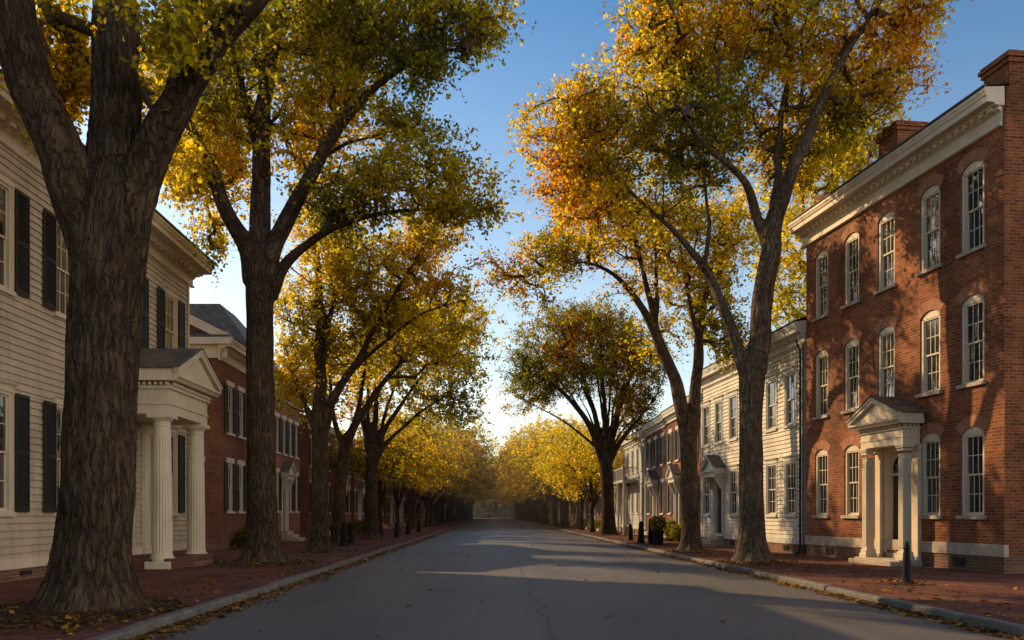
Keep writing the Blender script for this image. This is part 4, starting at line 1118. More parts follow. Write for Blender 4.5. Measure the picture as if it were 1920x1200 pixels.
# second left tree
Y2 = 26.0
L2 = limbs_px(Y2, [
    [(492, 1058, 72), (491, 960, 64), (490, 850, 60), (488, 700, 58), (487, 560, 60), (487, 500, 62), (487, 470, 50)],
    curve_dy([(475, 530, 46), (462, 470, 40), (430, 400, 34), (388, 305, 28), (352, 220, 20), (322, 120, 13), (300, 30, 8)], -1.5),
    curve_dy([(488, 500, 50), (488, 400, 44), (489, 300, 38), (493, 200, 33), (510, 100, 26), (532, 0, 20), (548, -110, 13)], .6),
    curve_dy([(500, 520, 48), (518, 450, 38), (552, 385, 34), (592, 308, 29), (640, 232, 24), (700, 165, 17), (785, 110, 11), (870, 88, 6)], -1.4),
    curve_dy([(592, 308, 20), (636, 215, 19), (682, 120, 16), (722, 50, 12), (756, -30, 8)], 1.2),
    curve_dy([(508, 560, 28), (526, 510, 26), (556, 472, 21), (618, 430, 16), (700, 403, 12), (780, 394, 9), (870, 392, 5)], -1.0),
    curve_dy([(606, 296, 10), (650, 270, 9), (700, 256, 7), (780, 232, 4)], -.6),
    curve_dy([(400, 335, 16), (372, 315, 13), (340, 305, 9), (318, 290, 5)], -.6),
    curve_dy([(492, 330, 22), (470, 220, 18), (440, 110, 14), (415, 0, 9)], 1.6)])
B2 = blobs_px(Y2, [(560, 60, 150, 130, 3.0, .6, 150), (400, 150, 95, 130, 2.4, 0, 84), (700, 60, 130, 80, 2.4, 0, 80), (860, 50, 100, 45, 1.6, -1, 34), (380, 330, 55, 60, 1.6, -.5, 20), (600, 400, 90, 50, 1.6, .8, 26), (790, 115, 60, 40, 1.2, -1, 16), (640, 190, 90, 90, 2.0, 0, 44),
                   (560, 280, 80, 100, 2.2, .8, 40), (430, 290, 60, 90, 2.0, .8, 30), (350, 320, 40, 40, 1, -.6, 12), (760, 235, 75, 28, .9, -.6, 22), (800, 340, 130, 66, 1.5, -1, 50), (680, 365, 80, 55, 1.4, -.6, 24), (870, 395, 75, 28, 1.0, -1, 16), (400, 440, 30, 60, 1, .6, 8),
                   (620, -80, 300, 70, 3.0, .4, 50), (905, -5, 70, 30, 1.2, -1, 14)])
make_tree('tall yellow-green street tree with one low branch arching right, in front of the brick houses', 'street_tree', (at(492, 1055, Y2).x, Y2, .12), L2, B2, leaves_per=50, leaf=.118, fine=True,
          palette=YG, voxel=.04, flare=1.15, seed=3, amp=.022, group='street trees of the left row')
Y3 = 34.4
L3 = limbs_px(Y3, [
    [(600, 1035, 42), (600, 960, 38), (600, 880, 36), (600, 800, 37), (600, 765, 34)],
    curve_dy([(600, 790, 30), (600, 700, 25), (600, 600, 20), (597, 500, 15), (590, 410, 10)], .5),
    curve_dy([(608, 805, 26), (618, 765, 23), (640, 722, 19), (668, 680, 16), (700, 620, 13), (732, 565, 10), (785, 480, 7), (825, 420, 4)], -1.0),
    curve_dy([(668, 688, 12), (722, 640, 9), (790, 588, 7), (900, 556, 4)], -1.5),
    curve_dy([(592, 812, 16), (568, 750, 12), (548, 695, 8), (530, 640, 5)], .5),
    curve_dy([(602, 700, 15), (618, 600, 13), (650, 500, 9), (690, 430, 5)], 1.2)])
B3 = blobs_px(Y3, [(600, 560, 85, 120, 2.6, .8, 100), (690, 520, 80, 90, 2.4, .5, 70), (560, 700, 48, 80, 1.8, .5, 50), (650, 640, 60, 70, 2, 1, 40), (760, 500, 80, 60, 1.8, 0, 44), (840, 545, 60, 35, 1.2, -1, 20), (800, 440, 60, 45, 1.4, -.5, 24), (740, 600, 60, 40, 1.6, 0, 26), (620, 440, 70, 60, 2, .5, 36)])
make_tree('slimmer golden street tree with a branch sweeping right, third trunk of the left row', 'street_tree', (at(600, 1033, Y3).x, Y3, .12), L3, B3, leaves_per=46, leaf=.12,
          palette=(('olive', .6), ('ygreen', 1.2), ('gold', 2.6), ('amber', 2)), voxel=.05, seed=4, amp=.015, group='street trees of the left row')
Y4 = 42.0
L4 = limbs_px(Y4, [
    [(634, 1020, 32), (637, 930, 27), (642, 870, 26), (650, 830, 25), (656, 812, 22)],
    curve_dy([(652, 825, 22), (672, 785, 18), (702, 740, 15), (742, 690, 11), (790, 625, 7), (850, 570, 4)], -.8),
    curve_dy([(645, 840, 14), (628, 790, 12), (620, 730, 9), (612, 660, 5)], .6),
    curve_dy([(662, 800, 12), (680, 720, 10), (690, 640, 7), (700, 560, 4)], .8)])
B4 = blobs_px(Y4, [(800, 640, 85, 80, 2.4, 0, 70), (700, 640, 80, 90, 2.6, .5, 70), (860, 600, 60, 50, 1.8, 0, 30), (620, 700, 50, 70, 2, .6, 36)])
make_tree('street tree with dark trunk curving to the right, fourth trunk of the left row', 'street_tree', (at(634, 1020, Y4).x, Y4, .12), L4, B4, leaves_per=34, leaf=.145,
          palette=(('olive', 1), ('ygreen', 1.6), ('gold', 2), ('amber', 1.2)), voxel=.06, seed=5, amp=0, group='street trees of the left row')
Y5 = 52.0
L5 = limbs_px(Y5, [
    [(696, 1010, 32), (697, 940, 28), (697, 880, 28), (697, 850, 26)],
    curve_dy([(694, 865, 18), (684, 800, 14), (674, 740, 10), (664, 690, 6)], .6), curve_dy([(698, 870, 18), (703, 800, 14), (706, 720, 10), (712, 640, 5)], 0),
    curve_dy([(702, 870, 16), (716, 820, 13), (748, 765, 10), (795, 700, 6), (840, 650, 4)], -1), curve_dy([(702, 868, 12), (726, 830, 10), (780, 780, 8), (840, 740, 6), (890, 715, 3)], 0), curve_dy([(699, 860, 12), (722, 780, 9), (750, 690, 7), (785, 610, 4)], 1), curve_dy([(696, 862, 11), (690, 760, 9), (696, 660, 6), (704, 600, 3)], -1)])
B5 = blobs_px(Y5, [(780, 680, 105, 105, 3, 0, 120), (690, 700, 60, 80, 2.6, .5, 56), (868, 665, 66, 88, 2.4, -.5, 64), (830, 770, 75, 45, 2, 0, 34), (800, 590, 80, 40, 2, 0, 24)])
make_tree('yellow street tree with trunk splitting low, standing where the left bollards end', 'street_tree', (at(696, 1010, Y5).x, Y5, .12), L5, B5, leaves_per=32, leaf=.16,
          palette=(('olive', 1.5), ('ygreen', 1.6), ('gold', 1.6), ('rust', .5)), voxel=.07, seed=6, amp=0, group='street trees of the left row')
# --- right row
Z1 = 26.5
R1 = limbs_px(Z1, [
    [(1411, 1056, 60), (1409, 960, 53), (1408, 860, 50), (1408, 760, 50), (1411, 700, 54), (1416, 670, 52)],
    curve_dy([(1416, 700, 50), (1424, 620, 45), (1434, 540, 43), (1443, 470, 43), (1452, 415, 38), (1478, 345, 30), (1506, 270, 26), (1545, 180, 20), (1592, 90, 14), (1640, 20, 8)], -1.0),
    curve_dy([(1440, 470, 26), (1422, 410, 22), (1402, 350, 18), (1370, 310, 14), (1320, 268, 11), (1270, 195, 7)], -1.2),
    curve_dy([(1448, 450, 26), (1456, 370, 20), (1460, 290, 16), (1468, 200, 12), (1480, 110, 8), (1475, 0, 5)], 1.2),
    curve_dy([(1404, 735, 30), (1390, 672, 28), (1366, 610, 25), (1335, 530, 20), (1302, 478, 16), (1262, 430, 12), (1222, 396, 10), (1150, 325, 7), (1090, 250, 4)], .4),
    curve_dy([(1320, 505, 12), (1330, 420, 10), (1318, 320, 8), (1300, 220, 5)], 1.4)])
B4_ = blobs_px(Z1, [(1330, 60, 190, 120, 2.8, 1.2, 190), (1560, 60, 170, 120, 2.4, 1.0, 120), (1480, 240, 130, 110, 2.0, 1.2, 84), (1300, 240, 150, 110, 2.4, 1.3, 110), (1120, 250, 120, 90, 2.2, .6, 84), (1050, 250, 80, 80, 1.6, .6, 34),
                    (1600, 200, 80, 70, 1.4, .3, 30), (1100, 370, 100, 70, 1.8, .6, 40), (1230, 380, 90, 60, 2, .8, 30), (1400, -90, 300, 80, 2.6, 1.2, 60), (1700, 30, 70, 50, 1.4, -.5, 20), (1690, 150, 45, 40, 1, -.5, 8)])
make_tree('tall orange and green street tree with forked trunk in front of the white clapboard house', 'street_tree', (at(1410, 1053, Z1).x, Z1, .12), R1, B4_, leaves_per=48, leaf=.112, fine=True,
          palette=(('green', .5), ('olive', .9), ('ygreen', 1.8), ('gold', 2.0), ('amber', 1.6), ('orange', .3)), voxel=.04, flare=1.1, seed=7, amp=.018, bark='bark_w', group='street trees of the right row')
Z2 = 34.4
R2 = limbs_px(Z2, [
    [(1297, 1036, 44), (1294, 960, 38), (1292, 880, 36), (1291, 810, 40), (1292, 780, 38)],
    curve_dy([(1286, 810, 34), (1272, 735, 29), (1242, 655, 25), (1206, 582, 17), (1160, 522, 11), (1105, 494, 8), (1045, 494, 6), (975, 528, 4)], -1.4),
    curve_dy([(1240, 655, 17), (1218, 560, 14), (1192, 450, 10), (1168, 360, 7), (1140, 280, 4)], 1.0),
    curve_dy([(1228, 625, 12), (1232, 540, 10), (1228, 450, 7), (1220, 380, 4)], 0),
    curve_dy([(1298, 810, 30), (1305, 740, 26), (1311, 670, 23), (1314, 600, 17), (1328, 530, 12), (1348, 450, 8), (1362, 370, 4)], .8),
    curve_dy([(1312, 640, 12), (1290, 560, 10), (1280, 480, 7), (1270, 420, 4)], .4)])
B5_ = blobs_px(Z2, [(1150, 420, 100, 70, 2.4, 0, 70), (1270, 470, 100, 100, 2.8, .6, 90), (1330, 560, 55, 80, 2, .8, 44), (1040, 480, 70, 45, 1.6, -1, 36), (965, 505, 60, 40, 1.3, -1.4, 16), (1170, 560, 45, 45, 1.4, 0, 8), (1090, 360, 80, 60, 2, .6, 30), (1230, 620, 50, 60, 1.4, .8, 14), (1370, 440, 50, 80, 2, .6, 30), (1360, 640, 35, 50, 1.2, .8, 14), (1000, 560, 40, 20, .8, -1.2, 7)])
make_tree('orange street tree whose long branch arches left over the road, before the brick row houses', 'street_tree', (at(1297, 1033, Z2).x, Z2, .12), R2, B5_, leaves_per=46, leaf=.12,
          palette=(('olive', 1), ('ygreen', 1.9), ('gold', 2.2), ('amber', 1.6), ('orange', .5)), voxel=.05, seed=8, amp=.012, bark='bark_w', group='street trees of the right row')
Z3 = 61.0
R3 = limbs_px(Z3, [
    [(1141, 1004, 34), (1140, 950, 28), (1138, 900, 28), (1136, 865, 30), (1136, 850, 26)],
    curve_dy([(1130, 868, 18), (1108, 805, 14), (1072, 752, 11), (1022, 712, 7), (975, 690, 4)], -1), curve_dy([(1132, 860, 15), (1116, 780, 12), (1088, 700, 9), (1058, 630, 4)], 1.5),
    curve_dy([(1136, 860, 15), (1134, 780, 12), (1130, 700, 8), (1122, 610, 4)], -2), curve_dy([(1141, 860, 16), (1155, 790, 12), (1178, 715, 9), (1200, 640, 4)], 1),
    curve_dy([(1143, 868, 14), (1165, 825, 11), (1198, 785, 8), (1228, 745, 4)], -1)]
    + [curve_dy([(1137, 862, 8), (1137+dx*.22, 862-(862-py)*.34, 7), (1137+dx*.55, 862-(862-py)*.68, 5), (1137+dx, py, 3)], dy) for dx, py, dy in ((-178, 740, 1), (-150, 655, 2), (-110, 610, -2.5), (-80, 640, 3), (-40, 590, 2.5), (-20, 650, -3), (20, 600, 3), (45, 640, -2.5), (70, 620, 1.5), (95, 690, 2.5), (-70, 720, -3), (80, 760, -3))])
B6_ = blobs_px(Z3, [(1090, 665, 145, 85, 4.6, 0, 200), (1010, 710, 70, 60, 2.6, 0, 44), (1185, 700, 60, 90, 3.4, 0, 70), (1190, 780, 48, 50, 2, 0, 24), (1100, 610, 100, 36, 3, 0, 44), (975, 740, 34, 40, 1.4, 0, 10)])
make_tree('round-headed olive and rust street tree standing alone on the right kerb', 'street_tree', (at(1140, 1003, Z3).x, Z3, .12), R3, B6_, leaves_per=40, leaf=.135, dens=5.6,
          palette=(('green', 1.6), ('olive', 3.4), ('ygreen', 1.0), ('gold', .5), ('rust', 1.8), ('orange', .2)), voxel=.07, seed=9, amp=0, twig_len=.75, group='street trees of the right row')
# --- far trees: four models, copied down both rows
def far_model(seed, pal, R, H, fork, lbl):
    rnd = random.Random(seed); r0 = .235
    limbs = [[(Vector((0, 0, .12)), r0*1.15), (Vector((0, 0, 1.4)), r0), (Vector((.05, 0, fork*.7)), r0*.93), (Vector((.08, .03, fork)), r0)]]
    for k in range(7):
        a = 2*PI*k/7+rnd.uniform(-.4, .4); rr = R*rnd.uniform(.4, .8); h = H-rnd.uniform(1.2, 2.6)
        limbs.append([(Vector((0, 0, fork-.3)), .15), (Vector((math.cos(a)*rr*.22, math.sin(a)*rr*.22, fork+(h-fork)*.3)), .11), (Vector((math.cos(a)*rr*.55, math.sin(a)*rr*.55, fork+(h-fork)*.65)), .07), (Vector((math.cos(a)*rr, math.sin(a)*rr, h)), .04)])
    cz = (fork+.8+H)/2
    bl = [(Vector((0, 0, cz+.5)), (R*.92, R*.92, (H-fork)/2*.85), 200)]
    for k in range(6):
        a = 2*PI*k/6+rnd.uniform(-.4, .4); bl.append((Vector((math.cos(a)*R*.62, math.sin(a)*R*.62, cz-rnd.uniform(-.4, 2.3))), (R*.42, R*.42, 1.6), 30))
    return make_tree(lbl, 'street_tree', (0, 0, .12), limbs, bl, leaves_per=26, leaf=.185, dens=1.8, palette=pal, voxel=.08, seed=seed, amp=0, twig_len=.7, local=True, flare=1.0)
pals = [(('olive', 2), ('ygreen', 1.8), ('gold', 2), ('amber', 1.2)), (('olive', 2), ('ygreen', 1.2), ('amber', 1.4), ('rust', 1.2)), (('olive', .6), ('ygreen', 1.8), ('gold', 2.4), ('amber', 1.2)), (('green', 1.2), ('olive', 2), ('ygreen', 1.5), ('gold', .8))]
models = [far_model(30+k, pals[k], 5.6+.3*k, 11.4+.5*(k % 2), 2.7, '') for k in range(4)]
used = set(); rnd = random.Random(5)
spots = []
y = 60.5
while y < 335: spots.append((-8.1+rnd.uniform(-.4, .4), y, 'left')); y += rnd.uniform(6.6, 9.6)*(1.1 if y < 95 else 1.0)
y = 71.0
while y < 335: spots.append((8.5+rnd.uniform(-.4, .4), y, 'right')); y += rnd.uniform(6.4, 9.2)
order = sorted(spots, key=lambda s: s[1]); nl = {'left': 0, 'right': 0}
for i, (x, y, sd) in enumerate(order):
    k = (rnd.choice([0, 1, 3]) if sd == 'left' else rnd.choice([0, 2, 2, 1]))
    if k in used: o = copy_tree(models[k])
    else: o = models[k]; used.add(k)
    sc_ = rnd.uniform(.92, 1.04) if y < 105 else rnd.uniform(1.12, 1.3)*(1+max(0, y-105)/600)
    if y < 75: sc_ *= .84
    elif y < 95: sc_ *= .92
    o.location = (x, y, .12); o.rotation_euler = (0, 0, rnd.uniform(0, 2*PI)); o.scale = (sc_*(.9 if y < 90 else 1.1), sc_*(.9 if y < 90 else 1.1), sc_)
    n = nl[sd]; nl[sd] += 1
    tag(o, f'autumn street tree in the crowded far stretch of the {sd} row', 'tree', f'far street trees of the {sd} row')
for k in range(4):
    if k not in used: 
        for ch in list(models[k].children): bpy.data.objects.remove(ch)
        bpy.data.objects.remove(models[k])
# trees closing the street end, and yard trees behind the houses
for i, (x, y, s, k) in enumerate([(-9, 352, 1.5, 0), (1, 362, 1.7, 3), (10, 355, 1.5, 1), (-20, 365, 1.6, 3), (21, 362, 1.6, 0), (5, 380, 1.9, 1), (-5, 385, 1.9, 0)]):
    o = copy_tree(models[k] if k in used else models[list(used)[0]]); o.location = (x, y, 0); o.rotation_euler = (0, 0, i*1.3); o.scale = (s, s, s)
    tag(o, 'distant tree closing the view at the end of the street', 'tree', 'trees across the end of the street')
rgw = np.random.default_rng(5); nw = 26000
nw = 60000; pw = np.stack([rgw.uniform(-75, 75, nw), rgw.uniform(392, 402, nw), rgw.uniform(0, 1, nw)**1.5], 1)
pw[:, 2] *= np.array([11+5*noise.noise(Vector((a*.11, 0, 4)))+2.5*noise.noise(Vector((a*.5, 0, 9))) for a in pw[:, 0]])
cw_ = np.array([PAL[q] for q in ('olive', 'ygreen', 'green', 'gold')])[rgw.choice(4, nw, p=[.4, .2, .3, .1])]*rgw.uniform(.35, .8, (nw, 1))
ow = link('distant_wood', leaf_mesh('distant_wood', pw, .9, cw_, M['leaf'], rng=rgw)); tag(ow, 'far-off wood closing the horizon beyond the street', 'wood', kind='stuff')
ZY = 48.0
LY = limbs_px(ZY, [[(1560, 1010, 24), (1558, 900, 20), (1556, 760, 19), (1555, 640, 18)], curve_dy([(1555, 680, 15), (1535, 560, 12), (1515, 450, 9), (1500, 340, 5)], -1), curve_dy([(1556, 680, 15), (1575, 560, 12), (1590, 430, 9), (1600, 300, 5)], 1), curve_dy([(1555, 700, 12), (1500, 640, 9), (1460, 560, 6)], 0)])
BY = blobs_px(ZY, [(1540, 330, 90, 95, 3.5, 0, 100), (1590, 290, 75, 65, 3, 0, 60), (1470, 520, 55, 95, 3, 0, 50), (1540, 500, 90, 110, 3.5, 0, 60), (1470, 400, 60, 80, 3, 0, 30)])
make_tree('golden yard tree rising behind the white clapboard house and left of the three-storey brick house', 'yard_tree', (at(1560, 1000, ZY).x, ZY, 0), LY, BY, leaves_per=30, leaf=.17,
          palette=(('ygreen', 2), ('gold', 2.5), ('lemon', 1)), voxel=.07, seed=14, amp=0)
yard = [
        (-18.5, 51, .95, 1, 'rusty yard tree peeping over the slate gable on the left'), (20, 55, 1.25, 0, 'yard tree above the roofs of the right-hand brick row')]
for (x, y, s, k, lab) in yard:
    o = copy_tree(models[k] if k in used else models[list(used)[0]]); o.location = (x, y, 0); o.rotation_euler = (0, 0, x); o.scale = (s, s, s); tag(o, lab, 'tree')
    if 'group' in o: del o['group']
for (x, y, rx, ry, sd) in [(-6.5, 13.0, 1.75, 2.1, 1), (-7.0, 25.9, 1.5, 1.7, 2), (-7.0, 34.3, 1.35, 1.6, 3), (-7.4, 42, 1.2, 1.6, 4), (-7.45, 52, 1.2, 1.6, 5), (8.1, 26.4, 1.15, 1.5, 6), (8.0, 34.3, 1.2, 1.6, 7), (8.2, 61, 1.3, 2, 8)]: soil_disc(x, y, rx, ry, sd)

# ================================================================== street furniture
def bollard_mesh(h, r, seed):
    mb = MB(); mb.lathe([(r*1.35, 0), (r*1.35, .05), (r*1.12, .09), (r*1.02, .16), (r*.86, h*.55), (r*.68, h-.20), (r*.80, h-.18), (r*.80, h-.15), (r*.62, h-.13), (r*.60, h-.09), (r*.42, h-.04), (r*.12, h)], 0, 0, 18)
    return mb.mesh('iron_bollard', M['iron'], True)
def bollard(x, y, h, r, label, lean=0):
    o = link('iron_bollard', cached(('bol', h, r), lambda: bollard_mesh(h, r, 1))); o.location = (x, y, .13); o.rotation_euler = (0, lean, 0)
    tag(o, label, 'bollard', 'iron bollards along the kerbs')
bollard(8.72, 18.0, .92, .088, 'pointed black iron bollard in front of the three-storey brick house')
soil_disc(8.72, 18.0, .36, .42, 20, .03)
bollard(at(1182, 1012, 48.5).x, 48.5, 1.0, .14, 'black iron bollard nearest the round-headed tree on the right')
bollard(at(1202, 1020, 43.5).x, 43.5, 1.15, .17, 'black iron bollard between the thinner bollard and the planter on the right')
bollard(at(1220, 1021, 42.2).x, 42.2, 1.3, .14, 'tall dark iron post just left of the planter on the right pavement')
bollard(at(639, 1024, 39.8).x+.15, 39.8, 1.15, .17, 'black iron bollard right beside the third left tree')
bollard(at(659, 1021, 42.0).x, 42.0, 1.05, .15, 'black iron bollard a little beyond the third left tree')
for (x, y) in ((-6.3, 55.5), (-6.4, 64), (-6.3, 72)):
    bollard(x, y, 1.05, .15, 'small far black bollard along the left kerb')
bollard(8.6, 67.0, 1.1, .15, 'far black bollard beyond the round-headed right tree')
def shrub(x, y, r, h, seed, label, z=.13, n=1500, leaf=.09, pal=(('green', 2), ('olive', 1.5), ('ygreen', .5)), name='shrub', parent=None):
    rg = np.random.default_rng(seed); root = empty(name, (x, y, z)) if parent is None else parent
    if parent is None: tag(root, label, 'shrub')
    mb = MB(); rr = random.Random(seed)
    for k in range(9):
        a = rr.uniform(0, 6.28); q = rr.uniform(.2, .8)
        mb.tube([(0, 0, -.02), (r*q*.5*math.cos(a), r*q*.5*math.sin(a), h*.45), (r*q*math.cos(a), r*q*math.sin(a), h*.85)], [.015, .011, .004], 5)
    mb.obj('stems', M['twig'], root)
    k = rg.normal(size=(n, 3)); k /= np.linalg.norm(k, axis=1)[:, None]; k *= rg.uniform(.25, 1, n)[:, None]**.5
    lump = 1+.3*np.array([noise.noise(Vector(v*2.2+seed)) for v in k])
    p = k*lump[:, None]*np.array([r, r, h*.52])+np.array([0, 0, h*.55])
    p = p[p[:, 2] > .02]
    nm = [q[0] for q in pal]; w = np.array([q[1] for q in pal]); c = np.array([PAL[q] for q in nm])[rg.choice(len(nm), len(p), p=w/w.sum())]*rg.uniform(.6, 1.2, (len(p), 1))
    link('foliage', leaf_mesh('foliage', p, leaf, c, M['leaf'], rng=rg), root); return root
shrub(-10.9, 37.2, .42, .75, 1, 'low green shrub at the corner of the deep red brick house'); shrub(-10.9, 38.6, .5, 1.0, 2, 'taller green shrub under the first window of the deep red brick house')
shrub(-11.0, 54.0, .5, .9, 3, 'green shrub by the third brick front, seen right of the second left trunk'); shrub(-11.0, 57.2, .45, .8, 4, 'small shrub at the foot of the dark brick row house')
shrub(9.8, 45.2, .5, .9, 5, 'dark shrub at the foot of the warm brick row house, near side'); shrub(9.8, 47.2, .45, 1.2, 6, 'taller dark shrub beside the step of the warm brick row house')
shrub(9.9, 52.3, .5, .8, 7, 'yellow-green shrub before the darker narrow brick row house', pal=(('ygreen', 2), ('olive', 1)))
pr = empty('planter', (at(1234, 1024, 41.5).x, 41.5, .13)); tag(pr, 'dark cylindrical planter with a leafy shrub on the right pavement', 'planter')
mb = MB(); mb.lathe([(.22, 0), (.24, .03), (.27, .62), (.31, .65), (.31, .70), (.26, .70), (.25, .62)], 0, 0, 20); mb.obj('tub', M['iron'], pr, True)
fr_ = empty('plant', (0, 0, .62)); fr_.parent = pr; shrub(0, 0, .42, .75, 9, '', parent=fr_, n=1100)
# hedges along the far pavements
def hedge(x, y0, y1, h, seed, label):
    rg = np.random.default_rng(seed); n = int((y1-y0)*160); root = empty('hedge', (x, y0, .13)); tag(root, label, 'hedge')
    p = np.stack([rg.uniform(-.4, .4, n), rg.uniform(0, y1-y0, n), rg.uniform(0, 1, n)**.8*h], 1); p[:, 2] *= 1+.15*np.sin(p[:, 1]*2.1)
    c = np.array([PAL[q] for q in ('green', 'olive')])[rg.choice(2, n)]*rg.uniform(.3, .8, (n, 1))
    link('foliage', leaf_mesh('foliage', p, .14, c, M['leaf'], rng=rg), root)
hedge(-10.6, 62, 79, .9, 1, 'dark clipped hedge along the left houses past the fifth tree'); hedge(10.0, 74, 96, .8, 2, 'dark clipped hedge along the right houses beyond the balcony')

# ---- evening haze hanging in the far part of the street
hm = bpy.data.materials.new('haze'); hm.use_nodes = True; ht = hm.node_tree; ht.nodes.clear()
ho = ht.nodes.new('ShaderNodeOutputMaterial'); hv = ht.nodes.new('ShaderNodeVolumeScatter'); hv.inputs['Color'].default_value = (1, .93, .80, 1); hv.inputs['Density'].default_value = .0011; hv.inputs['Anisotropy'].default_value = .25
ht.links.new(hv.outputs[0], ho.inputs['Volume'])
mb = MB(); mb.box(-60, 60, 66, 395, -.02, 24); o = mb.obj('haze', hm); o['kind'] = 'structure'

# ---- person far down the road, and a low wooden barrier at its end
def person(loc):
    root = empty('person', loc, .3); tag(root, 'tiny person in dark red coat walking far down the middle of the road', 'person')
    J = dict(pelvis=(0, 0, .95), chest=(0, 0, 1.28), neck=(0, 0, 1.45), head=(0, -.01, 1.53), top=(0, 0, 1.70), lh=(-.10, 0, .90), lk=(-.11, -.13, .50), la=(-.11, -.10, .08), lt=(-.11, -.26, .03),
             rh=(.10, 0, .90), rk=(.11, .03, .48), ra=(.11, .22, .10), rt=(.11, .10, .03), ls=(-.18, 0, 1.40), le=(-.25, .06, 1.12), lw=(-.25, -.04, .86), lf=(-.25, -.08, .77), rs=(.18, 0, 1.40), re=(.25, .0, 1.12), rw=(.25, -.12, .88), rf=(.25, -.17, .80))
    E = [('pelvis', 'chest'), ('chest', 'neck'), ('neck', 'head'), ('head', 'top'), ('pelvis', 'lh'), ('lh', 'lk'), ('lk', 'la'), ('la', 'lt'), ('pelvis', 'rh'), ('rh', 'rk'), ('rk', 'ra'), ('ra', 'rt'), ('chest', 'ls'), ('ls', 'le'), ('le', 'lw'), ('lw', 'lf'), ('chest', 'rs'), ('rs', 're'), ('re', 'rw'), ('rw', 'rf')]
    Rr = dict(pelvis=.14, chest=.15, neck=.055, head=.085, top=.07, lh=.09, lk=.06, la=.045, lt=.04, rh=.09, rk=.06, ra=.045, rt=.04, ls=.06, le=.045, lw=.035, lf=.03, rs=.06, re=.045, rw=.035, rf=.03)
    def grow(keys, name, m, f=1.0):
        ks = [k for k in J if k in keys]; me = bpy.data.meshes.new(name); me.from_pydata([J[k] for k in ks], [(ks.index(a), ks.index(b)) for a, b in E if a in ks and b in ks], [])
        o = link(name, me, root); sk = o.modifiers.new('s', 'SKIN'); me.skin_vertices.new() if not me.skin_vertices else None
        for i, k in enumerate(ks): me.skin_vertices[0].data[i].radius = (Rr[k]*f, Rr[k]*f)
        me.skin_vertices[0].data[0].use_root = True
        sb = o.modifiers.new('d', 'SUBSURF'); sb.levels = 1; sb.render_levels = 1; me.materials.append(m)
        return o
    grow(set(J), 'body', M['skin'])
    mb = MB(); mb.lathe([(.27, .52), (.25, .8), (.20, 1.0), (.23, 1.3), (.20, 1.42), (.08, 1.47)], 0, 0, 16)
    mb.obj('coat', M['red'], root, True)
    grow({'ls', 'le', 'lw'}, 'sleeve', M['red'], 1.3); grow({'rs', 're', 'rw'}, 'sleeve', M['red'], 1.3)
    grow({'lh', 'lk', 'la'}, 'trouser_leg', M['hair'], 1.2); grow({'rh', 'rk', 'ra'}, 'trouser_leg', M['hair'], 1.2)
    mb = MB(); mb.lathe([(.09, 1.56), (.105, 1.62), (.09, 1.70), (.04, 1.745)], 0, .015, 12); mb.obj('hair', M['hair'], root, True)
person((-1.3, 262, .11))
bar = empty('wooden_barrier', (-3.0, 300, .1)); tag(bar, 'low pale yellow wooden barrier at the far end of the road', 'barrier')
mb = MB()
for z in (.35, .75, 1.1): mb.box(-1.4, 1.6, -.03, .03, z, z+.18)
mb.obj('rails', M['yellowwood'], bar)
for x in (-1.3, .1, 1.5):
    mb = MB(); mb.box(x-.06, x+.06, -.05, .05, -.05, 1.35); mb.obj('post', M['yellowwood'], bar)

# ---- fallen leaves (nobody could count them)
rg = np.random.default_rng(99); pp = []
def band(n, x0, sx, y0, y1, z, sgn):
    yv = y0+(y1-y0)*rg.uniform(0, 1, n)**1.7; k = np.array([.55+.9*noise.noise(Vector((a*.6, sgn*3, 0))) for a in yv]); keep = rg.uniform(size=n) < k+.25; yv = yv[keep]
    xv = x0+sgn*np.abs(rg.normal(size=len(yv)))*sx; pp.append(np.stack([xv, yv, np.full(len(yv), z)+rg.uniform(0, .02, len(yv))], 1))
band(7000, CL+.02, .22, 6, 95, .022, 1); band(5200, CR-.02, .16, 6, 95, .022, -1)
band(900, CL-.24, .9, 6, 60, .150, -1); band(1500, CR+.24, 1.6, 8, 60, .150, 1)
for (x, y, r, n) in [(-6.4, 12.6, 1.9, 900), (-7, 25.7, 1.7, 700), (-7, 34, 1.6, 350), (8.1, 26.2, 1.4, 450), (8.1, 34, 1.5, 350), (8.7, 18, .6, 60), (-7.5, 46, 4, 300), (8.5, 58, 4, 300)]:
    a = rg.uniform(0, 6.28, n); q = r*rg.uniform(0, 1, n)**.6; xx = x+q*np.cos(a); yy = y+q*1.2*np.sin(a)
    xx = np.where((xx > CL-.2) & (x < 0), CL-.3, xx); xx = np.where((xx < CR+.2) & (x > 0), CR+.3, xx)
    pp.append(np.stack([xx, yy, np.full(n, .165)+rg.uniform(0, .035, n)*np.clip(1-q/r, 0, 1)], 1))
n = 260; pp.append(np.stack([rg.uniform(CL, CR, n), 7+70*rg.uniform(0, 1, n)**1.3, np.full(n, .14)], 1))
n = 450; xs_ = rg.uniform(7.1, 12.5, n); pp.append(np.stack([xs_, 9+45*rg.uniform(0, 1, n), np.full(n, .145)], 1))
n = 380; xs_ = rg.uniform(-11, -4.9, n); pp.append(np.stack([xs_, 9+45*rg.uniform(0, 1, n), np.full(n, .145)], 1))
p = np.concatenate(pp); nm = ['rust', 'amber', 'gold', 'orange', 'olive']; c = np.array([PAL[q] for q in nm])[rg.choice(5, len(p), p=[.56, .12, .07, .16, .09])]*rg.uniform(.2, .85, (len(p), 1))
o = link('fallen_leaves', leaf_mesh('fallen_leaves', p, .095, c, M['litter'], flat=1, rng=rg))
tag(o, 'dry fallen leaves lying in the gutters and under the trees', 'leaves', kind='stuff')

